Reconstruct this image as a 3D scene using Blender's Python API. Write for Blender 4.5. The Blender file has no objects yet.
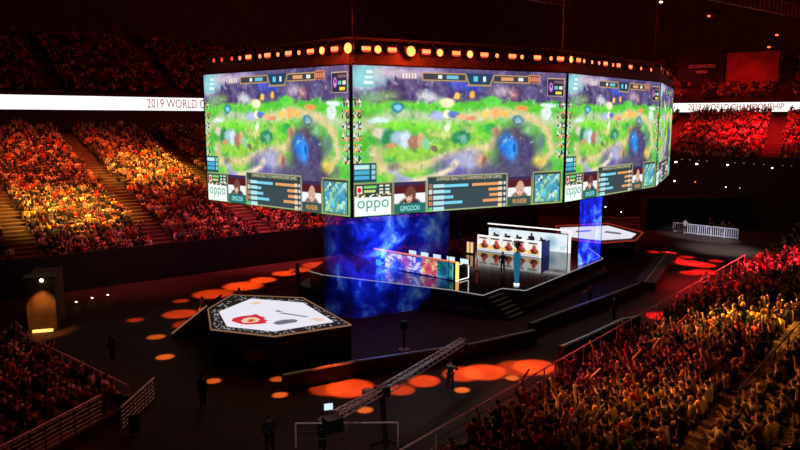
import bpy, bmesh, math, random
import numpy as np
from mathutils import Vector, Matrix
random.seed(7); rng = np.random.default_rng(11)
SC = bpy.context.scene; COL = SC.collection
PI = math.pi
# ------------------------------------------------------------------ camera
HC, FPX, TH = 13.3, 712.0, math.atan(105/712)
cd = bpy.data.cameras.new('camera'); cam = bpy.data.objects.new('camera', cd); COL.objects.link(cam)
cam.location = (0, 0, HC); cam.rotation_euler = (PI/2-TH, 0, 0)
cd.sensor_width = 36; cd.lens = FPX/800*36; cd.clip_end = 600; SC.camera = cam
SC.view_settings.view_transform = 'Standard'; SC.view_settings.look = 'None'
SC.view_settings.gamma = 1; SC.view_settings.use_curve_mapping = False; SC.view_settings.exposure = 0
SC.cycles.max_bounces = 5; SC.cycles.diffuse_bounces = 2; SC.cycles.transparent_max_bounces = 12
SC.cycles.sample_clamp_indirect = 3

def ray(px, py):
    x = (px-400)/FPX; y = (225-py)/FPX
    return Vector((x, math.cos(TH)+y*math.sin(TH), -math.sin(TH)+y*math.cos(TH)))
def atz(px, py, z):                     # where a sight line meets height z
    r = ray(px, py); return Vector((0, 0, HC)) + r*((z-HC)/r.z)
def aty(px, py, y):
    r = ray(px, py); return Vector((0, 0, HC)) + r*(y/r.y)
def proj(p):
    d = Vector(p)-Vector((0, 0, HC)); zc = d.y*math.cos(TH)-d.z*math.sin(TH); yc = d.y*math.sin(TH)+d.z*math.cos(TH)
    if zc < .1: return (-999, -999)
    return 400+FPX*d.x/zc, 225-FPX*yc/zc
def lin(c):
    return tuple(((v/255)/12.92 if v/255 <= .04045 else ((v/255+.055)/1.055)**2.4) for v in c[:3])

# ------------------------------------------------------------------ materials
def new_mat(name):
    m = bpy.data.materials.new(name); m.use_nodes = True; nt = m.node_tree
    return m, nt, nt.nodes['Principled BSDF']
def pbr(name, col, rough=.6, metal=0, noise=0, nscale=8, spec=.5):
    m, nt, b = new_mat(name)
    b.inputs['Roughness'].default_value = rough; b.inputs['Metallic'].default_value = metal
    b.inputs['Specular IOR Level'].default_value = spec
    if noise:
        tc = nt.nodes.new('ShaderNodeTexCoord'); n = nt.nodes.new('ShaderNodeTexNoise'); n.inputs['Scale'].default_value = nscale
        r = nt.nodes.new('ShaderNodeValToRGB')
        r.color_ramp.elements[0].color = (*[c*(1-noise) for c in col], 1); r.color_ramp.elements[1].color = (*[min(1, c*(1+noise)) for c in col], 1)
        r.color_ramp.elements[0].position = .3; r.color_ramp.elements[1].position = .7
        nt.links.new(tc.outputs['Object'], n.inputs['Vector']); nt.links.new(n.outputs['Fac'], r.inputs[0]); nt.links.new(r.outputs[0], b.inputs['Base Color'])
    else: b.inputs['Base Color'].default_value = (*col, 1)
    return m
def emit(name, col, s=1.0):
    m, nt, b = new_mat(name)
    b.inputs['Base Color'].default_value = (.01, .01, .01, 1); b.inputs['Roughness'].default_value = .5
    b.inputs['Emission Color'].default_value = (*col, 1); b.inputs['Emission Strength'].default_value = s
    return m
def objcol(name, rough=.8):             # cloth / hair / skin dyed by each object's own colour
    m, nt, b = new_mat(name); oi = nt.nodes.new('ShaderNodeObjectInfo')
    tc = nt.nodes.new('ShaderNodeTexCoord'); n = nt.nodes.new('ShaderNodeTexNoise'); n.inputs['Scale'].default_value = 14
    mx = nt.nodes.new('ShaderNodeMix'); mx.data_type = 'RGBA'; mx.blend_type = 'MULTIPLY'; mx.inputs[0].default_value = .35
    nt.links.new(tc.outputs['Object'], n.inputs['Vector']); nt.links.new(oi.outputs['Color'], mx.inputs[6]); nt.links.new(n.outputs['Fac'], mx.inputs[7])
    nt.links.new(mx.outputs[2], b.inputs['Base Color']); b.inputs['Roughness'].default_value = rough
    b.inputs['Specular IOR Level'].default_value = .2
    return m
def attr_mat(name, strength=None, rough=.85):
    m, nt, b = new_mat(name); a = nt.nodes.new('ShaderNodeAttribute'); a.attribute_name = 'Col'
    b.inputs['Roughness'].default_value = rough; b.inputs['Specular IOR Level'].default_value = .15
    if strength is None: nt.links.new(a.outputs['Color'], b.inputs['Base Color'])
    else:
        b.inputs['Base Color'].default_value = (.01, .01, .01, 1)
        nt.links.new(a.outputs['Color'], b.inputs['Emission Color']); b.inputs['Emission Strength'].default_value = strength
    return m
M = dict(
 lit_floor=emit('lit_floor', (.80, .78, .88), 1.0), border=emit('border_strokes', (.55, .5, .55), .7),
 floor=pbr('arena_floor_paint', (.030, .018, .014), .7, 0, .25, .6, .15),
 tier=pbr('tier_concrete', (.055, .038, .03), .9, 0, .3, 1.5), wall=pbr('dark_wall', (.03, .027, .027), .9, 0, .3, .5),
 black=pbr('black_paint', (.012, .012, .013), .6, 0, .2, 3), drape=pbr('black_drape', (.008, .008, .009), .95, 0, .4, 2),
 gloss=pbr('gloss_stage_top', (.006, .006, .008), .07, 0, 0, 1, .8), satin=pbr('satin_black', (.02, .02, .022), .32, 0, .2, 4),
 rail=pbr('rail_steel', (.75, .73, .72), .45, .1, .1, 6), edge=pbr('edge_alloy', (.75, .6, .45), .3, .9, .1, 6),
 truss=pbr('truss_metal', (.10, .09, .09), .45, .6, .2, 5), fascia=pbr('fascia_black', (.09, .07, .065), .6, 0, .4, 2),
 grey=pbr('grey_plastic', (.22, .22, .23), .5, 0, .1, 4), barrier=pbr('barrier_steel', (.6, .6, .64), .4, .3, .1, 6),
 redcloth=pbr('red_cloth', (.3, .05, .05), .9, 0, .3, .6), stair=pbr('stair_black', (.02, .02, .02), .6, 0, .2, 4),
 silver=pbr('silver', (.8, .82, .85), .2, 1, .05, 8), banner=pbr('dark_banner', (.02, .02, .022), .9, 0, .3, .5),
 skin=objcol('skin', .6), cloth=objcol('dyed_cloth'), hair=objcol('hair', .7), eye=pbr('eye', (.02, .02, .02), .2),
 crowd=attr_mat('crowd_clothes'), led=attr_mat('led_display', 1.0),
 white_led=emit('white_led', (1, .96, .93), 1.3), warm_strip=emit('warm_strip', (1, .42, .10), 2.6), orange_strip=emit('orange_strip', (1, .28, .08), .9),
 red_strip=emit('red_strip', (1, .08, .05), .28), gold_edge=emit('gold_edge', (.75, .38, .2), .32), white_edge=emit('white_edge', (.8, .75, .8), .35),
 step_edge=emit('step_edge', (.5, .42, .3), .05),
 cool_lamp=emit('cool_lamp', (.8, .9, 1), 5), warm_lamp=emit('warm_lamp', (1, .7, .35), 6), dim_lamp=emit('dim_lamp', (1, .45, .4), .22), red_lamp=emit('red_lamp', (1, .10, .04), 3),
 lens_hot=emit('lamp_lens_hot', (1, .13, .03), 7), lens=emit('lamp_lens', (1, .15, .045), 3.6), lens_dim=emit('lamp_lens_dim', (1, .07, .03), 1.1),
 teal=emit('teal_acrylic', (.015, .20, .36), .6), lettering=pbr('sign_lettering', (.95, .93, .93), .6), brown=pbr('brown_letter', (.12, .05, .04), .8),
 oppo=emit('green_logo', lin((70, 165, 135)), 1), cap_txt=emit('cyan_caption', lin((170, 245, 245)), 1.1), org_txt=emit('orange_caption', lin((250, 170, 90)), 1.1),
 ttl_txt=emit('title_letters', lin((225, 215, 170)), 1), ribbon=emit('ribbon_white', (1, .97, .95), 1.25), rib_txt=emit('ribbon_letters', lin((170, 115, 105)), .9),
 emblem=emit('red_emblem', lin((205, 20, 45)), 1), emblem_gold=emit('gold_emblem', lin((225, 150, 60)), 1), mark_grey=emit('grey_mark', lin((105, 105, 125)), 1), mark_pale=emit('pale_mark', lin((235, 200, 180)), 1),
 monitor=emit('monitor_white', lin((215, 240, 250)), 1.1), lantern=emit('lantern_cream', lin((255, 205, 150)), 1), blue_body=emit('blue_side', lin((30, 40, 110)), .7),
 stick=[objcol('stick', .4)][0])

# ------------------------------------------------------------------ mesh helpers
class MB:
    def __init__(s): s.bm = bmesh.new()
    def box(s, c, d, rz=0, rx=0):
        m = Matrix.Translation(Vector(c)) @ Matrix.Rotation(rz, 4, 'Z') @ Matrix.Rotation(rx, 4, 'X') @ Matrix.Diagonal((*d, 1))
        bmesh.ops.create_cube(s.bm, size=1, matrix=m); return s
    def bar(s, a, b, r, n=6, r2=None):
        a = Vector(a); b = Vector(b); d = b-a
        if d.length < 1e-5: return s
        m = Matrix.Translation((a+b)/2) @ d.to_track_quat('Z', 'Y').to_matrix().to_4x4()
        bmesh.ops.create_cone(s.bm, cap_ends=True, segments=n, radius1=r, radius2=r if r2 is None else r2, depth=d.length, matrix=m); return s
    def ball(s, c, r, sc=(1, 1, 1), u=12, v=8):
        bmesh.ops.create_uvsphere(s.bm, u_segments=u, v_segments=v, radius=r, matrix=Matrix.Translation(Vector(c)) @ Matrix.Diagonal((*sc, 1))); return s
    def prism(s, pts, z0, z1):
        lo = [s.bm.verts.new((p[0], p[1], z0)) for p in pts]; hi = [s.bm.verts.new((p[0], p[1], z1)) for p in pts]
        n = len(pts); s.bm.faces.new(lo[::-1]); s.bm.faces.new(hi)
        for i in range(n): s.bm.faces.new((lo[i], lo[(i+1) % n], hi[(i+1) % n], hi[i]))
        return s
    def extr(s, prof, a, b, up=(0, 0, 1)):   # profile [(d,z)] swept from frame a to frame b: each (origin, nx, ny)
        va = [s.bm.verts.new((a[0]+a[2]*d, a[1]+a[3]*d, z)) for d, z in prof]; vb = [s.bm.verts.new((b[0]+b[2]*d, b[1]+b[3]*d, z)) for d, z in prof]
        for i in range(len(prof)-1): s.bm.faces.new((va[i], vb[i], vb[i+1], va[i+1]))
        try: s.bm.faces.new(va); s.bm.faces.new(vb[::-1])
        except Exception: pass
        return s
    def lathe(s, prof, n=16, c=(0, 0, 0)):
        rings = [[s.bm.verts.new((c[0]+r*math.cos(2*PI*i/n), c[1]+r*math.sin(2*PI*i/n), c[2]+z)) for i in range(n)] for r, z in prof]
        for a, b in zip(rings, rings[1:]):
            for i in range(n): s.bm.faces.new((a[i], a[(i+1) % n], b[(i+1) % n], b[i]))
        s.bm.faces.new(rings[0][::-1]); s.bm.faces.new(rings[-1]); return s
    def build(s, name, mat, parent=None, smooth=False):
        bmesh.ops.recalc_face_normals(s.bm, faces=s.bm.faces[:])
        me = bpy.data.meshes.new(name); s.bm.to_mesh(me); s.bm.free()
        if mat: me.materials.append(mat)
        if smooth:
            for p in me.polygons: p.use_smooth = True
        return link(name, me, parent)
def link(name, me, parent=None):
    o = bpy.data.objects.new(name, me); COL.objects.link(o)
    if parent: o.parent = parent
    return o
def tag(o, label=None, cat=None, group=None, kind=None):
    if label: o['label'] = label
    if cat: o['category'] = cat
    if group: o['group'] = group
    if kind: o['kind'] = kind
    return o
def empty(name, loc=(0, 0, 0), rz=0):
    o = bpy.data.objects.new(name, None); COL.objects.link(o); o.location = loc; o.rotation_euler = (0, 0, rz); o.empty_display_size = .2
    return o
def struct(o): o['kind'] = 'structure'; return o
def copy_tree(o, parent=None):
    c = o.copy(); COL.objects.link(c)
    if parent: c.parent = parent
    for ch in list(o.children): copy_tree(ch, c)
    return c
ORD = ['', 'first', 'second', 'third', 'fourth', 'fifth', 'sixth', 'seventh', 'eighth', 'ninth', 'tenth', 'eleventh', 'twelfth', 'thirteenth', 'fourteenth',
       'fifteenth', 'sixteenth', 'seventeenth', 'eighteenth', 'nineteenth', 'twentieth']
def ordn(i):
    if i <= 20: return ORD[i]
    t, u = divmod(i, 10); T = {2: 'twent', 3: 'thirt', 4: 'fort', 5: 'fift', 6: 'sixt'}[t]
    return T+'ieth' if u == 0 else T+'y-'+ORD[u]
def text(name, body, size, mat, parent=None, ext=.004, loc=(0, 0, 0), rot=(PI/2, 0, 0), sx=1.0, width=None, off=0.0):
    c = bpy.data.curves.new(name, 'FONT'); c.body = body; c.size = size; c.extrude = ext; c.offset = off; c.align_x = 'CENTER'; c.align_y = 'CENTER'; c.resolution_u = 4
    t = bpy.data.objects.new('tmp', c); COL.objects.link(t); bpy.context.view_layer.update()
    me = bpy.data.meshes.new_from_object(t.evaluated_get(bpy.context.evaluated_depsgraph_get())); bpy.data.objects.remove(t); bpy.data.curves.remove(c)
    me.materials.clear(); me.materials.append(mat); o = link(name, me, parent); o.location = loc; o.rotation_euler = rot
    if width:
        xs = [v.co.x for v in me.vertices]; sx = width/(max(xs)-min(xs))
    o.scale = (sx, 1, 1); return o

# ------------------------------------------------------------------ picture canvases for displays
class Canvas:
    """colours of a led wall, u to the right, v downwards, stored per vertex of a fine grid"""
    def __init__(s, w, h, base=(0, 0, 0)):
        s.w, s.h = w, h; s.U, s.V = np.meshgrid(np.linspace(0, 1, w), np.linspace(0, 1, h)); s.c = np.zeros((h, w, 3)); s.c[:] = base; s.A, s.B = s.U, s.V
    def noise(s, sc, seed=0, asp=1.78, octs=3):
        r = np.random.default_rng(seed); out = np.zeros((s.h, s.w)); amp = 1; tot = 0
        for o in range(octs):
            gx, gy = max(2, int(sc*asp)), max(2, int(sc)); g = r.random((gy+2, gx+2)); x = s.U*gx; y = s.V*gy; i = x.astype(int); j = y.astype(int); fx = x-i; fy = y-j
            fx = fx*fx*(3-2*fx); fy = fy*fy*(3-2*fy)
            out += amp*((g[j, i]*(1-fx)+g[j, i+1]*fx)*(1-fy)+(g[j+1, i]*(1-fx)+g[j+1, i+1]*fx)*fy); tot += amp; amp *= .55; sc *= 2.1
        return out/tot
    def mix(s, a, col):
        a = np.clip(a, 0, 1)[..., None]; s.c = s.c*(1-a)+np.array(col, float)*a
    def ell(s, u, v, ru, rv, col, soft=.35, rot=0, a=1.0):
        x = (s.A-u)/ru; y = (s.B-v)/rv; c, q = math.cos(rot), math.sin(rot); d = np.sqrt((x*c+y*q)**2+(-x*q+y*c)**2)
        s.mix(np.clip((1+soft-d)/(2*soft), 0, 1)*a, col)
    def ring(s, u, v, ru, rv, col, w=.25, a=1.0):
        d = np.sqrt(((s.U-u)/ru)**2+((s.V-v)/rv)**2); s.mix(np.clip(1-np.abs(d-1)/w, 0, 1)*a, col)
    def rect(s, u0, v0, u1, v1, col, a=1.0): s.mix(((s.U >= u0) & (s.U < u1) & (s.V >= v0) & (s.V < v1))*a, col)
    def frame(s, u0, v0, u1, v1, col, t=.004):
        for r in ((u0, v0, u1, v0+t*1.8), (u0, v1-t*1.8, u1, v1), (u0, v0, u0+t, v1), (u1-t, v0, u1, v1)): s.rect(*r, col)
    def path(s, pts, w, col, soft=.5, a=1.0):
        d = np.full(s.U.shape, 9.); asp = 1.78; U_, V_ = s.A, s.B
        for (u0, v0), (u1, v1) in zip(pts, pts[1:]):
            ax, ay, bx, by = u0*asp, v0, u1*asp, v1; dx, dy = bx-ax, by-ay; t = np.clip(((U_*asp-ax)*dx+(V_-ay)*dy)/(dx*dx+dy*dy+1e-9), 0, 1)
            d = np.minimum(d, np.hypot(U_*asp-ax-t*dx, V_-ay-t*dy))
        s.mix(np.clip((w*(1+soft)-d)/(2*w*soft), 0, 1)*a, col)
    def poly(s, pts, col, a=1.0):
        ins = np.zeros(s.U.shape, bool); n = len(pts)
        for i in range(n):
            (x0, y0), (x1, y1) = pts[i], pts[(i+1) % n]
            if y0 == y1: continue
            c = ((y0 > s.V) != (y1 > s.V)) & (s.U < (x1-x0)*(s.V-y0)/(y1-y0)+x0); ins ^= c
        s.mix(ins*a, col)
    def mosaic(s, u0, v0, u1, v1, nu, nv, pal, seed=0, a=1.0):
        r = np.random.default_rng(seed); g = r.integers(0, len(pal), (nv, nu)); P = np.array(pal, float)
        m = (s.U >= u0) & (s.U < u1) & (s.V >= v0) & (s.V < v1)
        i = np.clip(((s.U-u0)/(u1-u0)*nu).astype(int), 0, nu-1); j = np.clip(((s.V-v0)/(v1-v0)*nv).astype(int), 0, nv-1)
        col = P[g[j, i]]; s.c = np.where(m[..., None], s.c*(1-a)+col*a, s.c)
    def mesh(s, name, gain=1.0):
        """unit quad in x (right) and z (up), facing -y"""
        w, h = s.w, s.h; co = np.zeros((h, w, 3), np.float32); co[..., 0] = s.U; co[..., 2] = 1-s.V
        idx = np.arange(w*h).reshape(h, w); f = np.stack([idx[1:, :-1], idx[1:, 1:], idx[:-1, 1:], idx[:-1, :-1]], -1).reshape(-1, 4)
        col = np.clip(s.c, 0, 255)/255; col = np.where(col <= .04045, col/12.92, ((col+.055)/1.055)**2.4)*gain
        return raw_mesh(name, co.reshape(-1, 3), f, col.reshape(-1, 3), M['led'])
def raw_mesh(name, co, faces, col, mat):
    me = bpy.data.meshes.new(name); n = len(co); k = faces.shape[1]; nf = len(faces)
    me.vertices.add(n); me.vertices.foreach_set('co', np.ascontiguousarray(co, np.float32).ravel())
    me.loops.add(nf*k); me.loops.foreach_set('vertex_index', np.ascontiguousarray(faces, np.int32).ravel())
    me.polygons.add(nf); me.polygons.foreach_set('loop_start', np.arange(0, nf*k, k, dtype=np.int32))
    me.update(calc_edges=True)
    if col is not None:
        at = me.color_attributes.new('Col', 'FLOAT_COLOR', 'POINT'); c4 = np.ones((n, 4), np.float32); c4[:, :3] = col; at.data.foreach_set('color', c4.ravel())
    me.materials.append(mat); return me

# ------------------------------------------------------------------ arena shell
def poly_floor():
    me = MB(); me.box((10, 70, -.15), (190, 200, .3)); return me.build('floor', M['floor'])
struct(poly_floor())
struct(MB().box((10, 70, 40), (200, 210, .5)).build('ceiling', M['wall']))
for nm, c, d in (('wall_back', (10, 152, 20), (200, 1, 40)), ('wall_left', (-75, 70, 20), (1, 165, 40)), ('wall_right', (104, 70, 20), (1, 165, 40)), ('wall_front', (10, -22, 20), (200, 1, 40))):
    struct(MB().box(c, d).build(nm, M['wall']))

class Stand:
    def __init__(s, name, P, ang, z0, k, depth, s0, s1, rowd=.88, aisles=(), aw=1.7, base=0, gaps=()):
        s.P = Vector((P[0], P[1], 0)); s.u = Vector((math.cos(ang), math.sin(ang), 0)); s.n = Vector((-s.u.y, s.u.x, 0))
        s.z0, s.k, s.depth, s.s0, s.s1, s.rowd, s.aisles, s.aw, s.name, s.base, s.gaps = z0, k, depth, s0, s1, rowd, aisles, aw, name, base, gaps
    def flip(s): s.n = -s.n; return s
    def pt(s, a, d, z=0): v = s.P+s.u*a+s.n*d; v.z = z; return v
    def tread(s, i): return s.z0+s.k*s.rowd*i
    def nrows(s): return int(s.depth/s.rowd)
    def build(s):
        prof = [(0, s.base), (0, s.z0)]
        for i in range(s.nrows()):
            d = i*s.rowd; z = s.tread(i)
            prof += [(d, z), (d+s.rowd, z)]
        prof += [(s.nrows()*s.rowd, s.base)]
        mb = MB(); A = s.pt(s.s0, 0); B = s.pt(s.s1, 0)
        mb.extr(prof, (A.x, A.y, s.n.x, s.n.y), (B.x, B.y, s.n.x, s.n.y)); o = struct(mb.build(s.name, M['tier']))
        return o
    def spots(s, step=.56, jit=.07, seed=1, fill=.96):
        r = random.Random(seed); out = []
        for i in range(s.nrows()):
            d = (i+.55)*s.rowd
            if any(g0 <= d <= g1 for g0, g1 in s.gaps): continue
            a = s.s0+.4+r.random()*.3; k = 0
            while a < s.s1-.3:
                if all(abs(a-x) > s.aw/2+.2 for x in s.aisles) and r.random() < fill:
                    out.append((i, k, s.pt(a+r.uniform(-jit, jit), d+r.uniform(-.06, .06), s.tread(i)))); k += 1
                a += step
        return out
    def facing(s): return math.atan2(-s.n.y, -s.n.x)-PI/2

LS = Stand('seating_tier_left', (-19, 60), math.radians(38), 2.3, .28, 35, -34, 46, rowd=.82, aisles=(-21.2, -11.3, -1.0, 8.9, 18.8, 28.7))
NR = Stand('seating_tier_near_right', (2.6, 25.0), math.radians(51), 1.1, .30, 30, -9, 74, rowd=.86, aisles=(18, 34, 50), aw=1.0, gaps=((3.2, 3.7), (7.7, 8.6))).flip()
FR = Stand('seating_tier_far_right', (36, 90), math.radians(-30), 8.3, .29, 21, -32, 44, aisles=(-14, -3, 9.5, 21), aw=1.6, base=8.0)
NLP = atz(125, 388, 1.4)
NL = Stand('seating_tier_near_left', (NLP.x, NLP.y), math.radians(138.5), .5, .0, 17, -12, 14, rowd=.95)
NLE = Vector((-.31, -.95, 0)).normalized()
def nl_in(p): q = p-NLP; return NLE.x*q.y-NLE.y*q.x < -.45
UL = Stand('seating_tier_upper_left', LS.pt(0, 38)[:2], math.radians(38), 16.6, .5, 18, -40, 60, aisles=(-16, 0, 15, 30), base=14.2)
UR = Stand('seating_tier_upper_right', FR.pt(0, 23)[:2], math.radians(-30), 16.4, .42, 16, -40, 55, aisles=(-14, -3, 9.5, 21), base=14.2)
for st in (LS, NR, FR, UL, UR): st.build()
nlp = [NL.pt(0, 0), NL.pt(14, 0), NL.pt(14, 17), NLP+NLE*19]
struct(MB().prism(nlp, 0, .5).build('seating_tier_near_left', M['tier']))
# parapets: front walls, the band wall behind the lower tiers
def wall_line(name, st, d, z0, z1, mat, s0=None, s1=None, t=.18):
    a = st.s0 if s0 is None else s0; b = st.s1 if s1 is None else s1; c = st.pt((a+b)/2, d, (z0+z1)/2)
    return MB().box(c, (b-a, t, z1-z0), math.atan2(st.u.y, st.u.x)).build(name, mat)
struct(wall_line('wall_left_parapet', LS, -.12, 0, 3.0, M['black']))
struct(wall_line('wall_near_right_parapet', NR, -.12, 0, 1.5, M['black']))
struct(wall_line('wall_near_left_parapet', NL, -.12, 0, .95, M['black'], 0, 14))
struct(wall_line('wall_left_concourse', LS, 36.2, 11, 14.4, M['wall'], -40, 60))
struct(wall_line('wall_right_concourse', FR, 22, 13, 14.4, M['wall'], -40, 55))
struct(wall_line('wall_far_right_drape', FR, -.12, 0, 8.9, M['drape'], -34, 44))
struct(wall_line('wall_upper_left_back', UL, 18.2, 20, 38, M['wall'], -45, 70))
struct(wall_line('wall_upper_right_back', UR, 16.3, 20, 38, M['wall'], -45, 60))

# ribbon boards with their writing
def ribbon(st, d, z0, z1, s0, s1, texts, label):
    root = tag(empty('ribbon_board', st.pt(s0, d, z0), math.atan2(st.u.y, st.u.x)), label, 'led board'); L = s1-s0
    MB().box((L/2, .12, (z1-z0)/2), (L, .2, z1-z0+.24)).build('housing', M['black'], root)
    MB().box((L/2, 0, (z1-z0)/2), (L, .06, z1-z0)).build('display', M['ribbon'], root)
    for a, w in texts: text('lettering', '2019 WORLD CHAMPIONSHIP', (z1-z0)*.98, M['rib_txt'], root, .01, (a-s0, -.045, (z1-z0)*.5), width=w, off=.012)
def s_at(st, d, px):                    # where along the stand a sight column lands
    r = ray(px, 105); c = st.pt(0, d); k = r.x/r.y
    return (k*c.y-c.x)/(st.u.x-k*st.u.y)
sL = s_at(LS, 36, 147); sL2 = s_at(LS, 36, 254)
ribbon(LS, 36, 14.55, 16.25, -40, s_at(LS, 36, 300), [((sL+sL2)/2, sL2-sL), ((sL+sL2)/2-42, sL2-sL)], 'white led ribbon board above the orange lit left crowd, reading 2019 WORLD')
sR = s_at(FR, 21.8, 688); sR2 = s_at(FR, 21.8, 784)
ribbon(FR, 21.8, 14.5, 15.85, -40, 55, [((sR+sR2)/2, sR2-sR)], 'white led ribbon board above the red lit far crowd, with its full title')

# ------------------------------------------------------------------ big screens
ZB, ZT = 6.9, 16.85
CN = [atz(207.5, 200, ZB), atz(352.0, 218, ZB), atz(563.5, 203, ZB), atz(655.5, 187, ZB), atz(669, 175, ZB)]
def cu(px, py):                          # place on the front face read off as (u, v)
    t = (px-352)/212; top = 64+8*t; bot = 218-15*t
    return t/(1.176-t*.176), (py-top)/(bot-top)
cv = Canvas(440, 248, (72, 176, 48))
wa, wb = cv.noise(22, 31), cv.noise(22, 32); cv.A = cv.U+.016*(wa-.5); cv.B = cv.V+.03*(wb-.5)
def E(px, py, rx, ry, col, soft=.35, rot=0, a=1.0):
    u, v = cu(px, py); k = 154-23*(px-352)/212; cv.ell(u, v, rx/205, ry/k, col, soft, rot, a)
n1, n2, n3 = cv.noise(5, 1), cv.noise(12, 2), cv.noise(28, 3)
cv.mix((n1-.45)*3, (110, 212, 40)); cv.mix((n2-.52)*3, (165, 212, 62)); cv.mix((.40-n2)*3, (48, 160, 50))
cv.mix(np.exp(-((cv.V-.275)/.05)**2)*.7, (84, 205, 40)); E(412, 122, 40, 7, (120, 222, 40), .6); E(440, 148, 34, 7, (150, 200, 60), .6); E(400, 152, 24, 6, (140, 205, 55), .6); E(545, 122, 12, 14, (100, 205, 60), .6); E(556, 150, 9, 16, (96, 200, 70), .6)
P_ = lambda *p: [cu(*q) for q in p]
cv.path(P_((352, 128), (395, 112), (440, 118), (500, 112), (560, 122)), .036, (188, 202, 160), .8, .95)
cv.path(P_((470, 116), (505, 110), (530, 116), (548, 130), (552, 150), (540, 166)), .030, (214, 194, 130), .6)
cv.path(P_((372, 150), (380, 168), (420, 165), (455, 152), (490, 146), (498, 128)), .034, (214, 196, 124), .6)
cv.path(P_((430, 132), (455, 135), (470, 128)), .03, (190, 205, 100), .8)
cv.path(P_((365, 118), (385, 145), (362, 175)), .03, (176, 178, 110), .9, .7)
m = np.clip((.235+.05*(n2-.5)-cv.V)/.03, 0, 1); cv.mix(m, (84, 70, 116)); cv.mix(m*np.clip((n2-.5)*4, 0, 1), (50, 38, 84)); cv.mix(m*np.clip((n3-.58)*5, 0, 1)*.7, (118, 100, 150))
for a in ((372, 72, 15, 10, (160, 214, 216)), (362, 78, 10, 10, (205, 238, 232)), (395, 72, 20, 5, (196, 172, 190)), (425, 72, 14, 5, (170, 150, 190))): E(*a, soft=.6)
for px, h in ((389, 22), (396, 26), (402, 20), (428, 14), (492, 16), (515, 22), (540, 18), (424, 18)): 
    u, v = cu(px, 96); cv.poly([(u-.03, .22), (u-.008, .22-h/154), (u+.004, .22-h/154*.8), (u+.03, .22)], (58, 44, 88), .85)
for a in ((470, 84, 10, 7, (40, 60, 190)), (455, 82, 9, 6, (70, 80, 200)), (424, 94, 7, 5, (190, 190, 205)), (430, 97, 8, 4, (215, 215, 215)), (500, 90, 10, 5, (180, 150, 170)), (512, 93, 5, 5, (190, 110, 110)), (386, 94, 10, 5, (120, 150, 90)), (370, 96, 10, 5, (120, 160, 110))): E(*a, soft=.6, a=.85)
for a in ((397, 106, 6, 5, (30, 110, 150)), (397, 106, 4, 3, (110, 200, 220)), (455, 94, 3, 4, (255, 200, 70)), (471, 93, 3, 4, (255, 170, 60)), (490, 99, 10, 5, (90, 210, 60)), (446, 101, 7, 5, (240, 235, 180)),
          (437, 114, 8, 5, (170, 180, 225)), (446, 113, 4, 5, (255, 250, 200)), (452, 113, 5, 4, (90, 110, 200)), (462, 115, 6, 3, (240, 170, 110)), (470, 117, 5, 3, (220, 130, 80)), (484, 113, 4, 4, (255, 200, 80)), (494, 112, 5, 5, (245, 170, 90)), (503, 112, 5, 4, (250, 190, 90)),
          (520, 107, 7, 3, (240, 150, 80)), (545, 112, 6, 6, (225, 235, 235)), (517, 119, 6, 5, (60, 120, 140)), (517, 119, 3.5, 3, (120, 180, 190)), (547, 104, 8, 2.5, (225, 240, 235)),
          (380, 132, 8, 5, (215, 205, 180)), (388, 137, 7, 9, (40, 130, 80)), (400, 137, 9, 8, (165, 195, 205)), (405, 139, 5, 9, (205, 225, 235)), (413, 141, 5, 8, (170, 110, 80)), (420, 139, 3.5, 8, (205, 170, 120)), (425, 143, 3, 6, (120, 200, 150)), (390, 145, 5, 3, (200, 140, 90)), (433, 148, 4, 3, (110, 100, 70)),
          (460, 136, 9, 7, (30, 130, 70)), (462, 138, 4, 4, (110, 170, 150)), (446, 127, 3, 4, (250, 250, 210)), (490, 128, 7, 6, (40, 170, 60)), (377, 119, 9, 3, (200, 230, 220)), (494, 131, 4, 5, (190, 140, 100))): E(*a, soft=.22)
E(464, 168, 29, 16, (104, 90, 150), .3, -.25); E(465, 162, 14, 13, (168, 166, 200), .5); E(456, 172, 9, 7, (92, 80, 150), .5); E(481, 160, 6, 8, (205, 165, 135), .5); E(484, 160, 2.5, 5, (150, 85, 65), .5)
cv.path(P_((404, 181), (428, 178), (445, 172), (455, 162)), .022, (232, 206, 176), .7); cv.path(P_((388, 168), (398, 175), (408, 182)), .02, (176, 176, 205), .8); E(393, 166, 5, 4, (120, 120, 90), .5); E(400, 180, 8, 4, (150, 150, 190), .6)
E(516, 150, 23, 26, (66, 54, 98), .3); E(508, 174, 36, 12, (74, 66, 98), .4); E(512, 132, 10, 5, (92, 70, 76), .5); E(533, 172, 10, 8, (70, 58, 90), .5)
E(507, 144, 8, 11, (28, 112, 225), .5, -.4); E(512, 149, 5, 9, (40, 150, 250), .6, -.4); E(514, 147, 1.4, 5, (20, 60, 150), .5, .5)
E(540, 160, 7, 6, (222, 190, 80), .6); E(549, 165, 4, 6, (90, 120, 90), .5); E(541, 141, 4, 9, (90, 120, 120), .6); E(528, 129, 6, 4, (120, 190, 110), .6)
cv.A, cv.B = cv.U, cv.V; n4, n5, n6 = cv.noise(46, 41, octs=2), cv.noise(40, 42, octs=2), cv.noise(40, 43, octs=2)
cv.c += ((n3-.5)*22+(n4-.5)*34)[..., None]; cv.c[..., 0] += (n5-.5)*26; cv.c[..., 2] += (n6-.5)*30
tx = np.clip((cv.noise(14, 51)-.60)*9, 0, 1)*((cv.V > .08) & (cv.V < .62)); cv.mix(tx*np.clip((n4-.5)*6, 0, 1)*.4, (225, 235, 215)); cv.mix(np.clip((cv.noise(16, 52)-.66)*9, 0, 1)*((cv.V > .25) & (cv.V < .7) & (cv.U < .6))*.35, (30, 105, 60))
cv.c = cv.c*.93+np.array((18, 20, 22))
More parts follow.
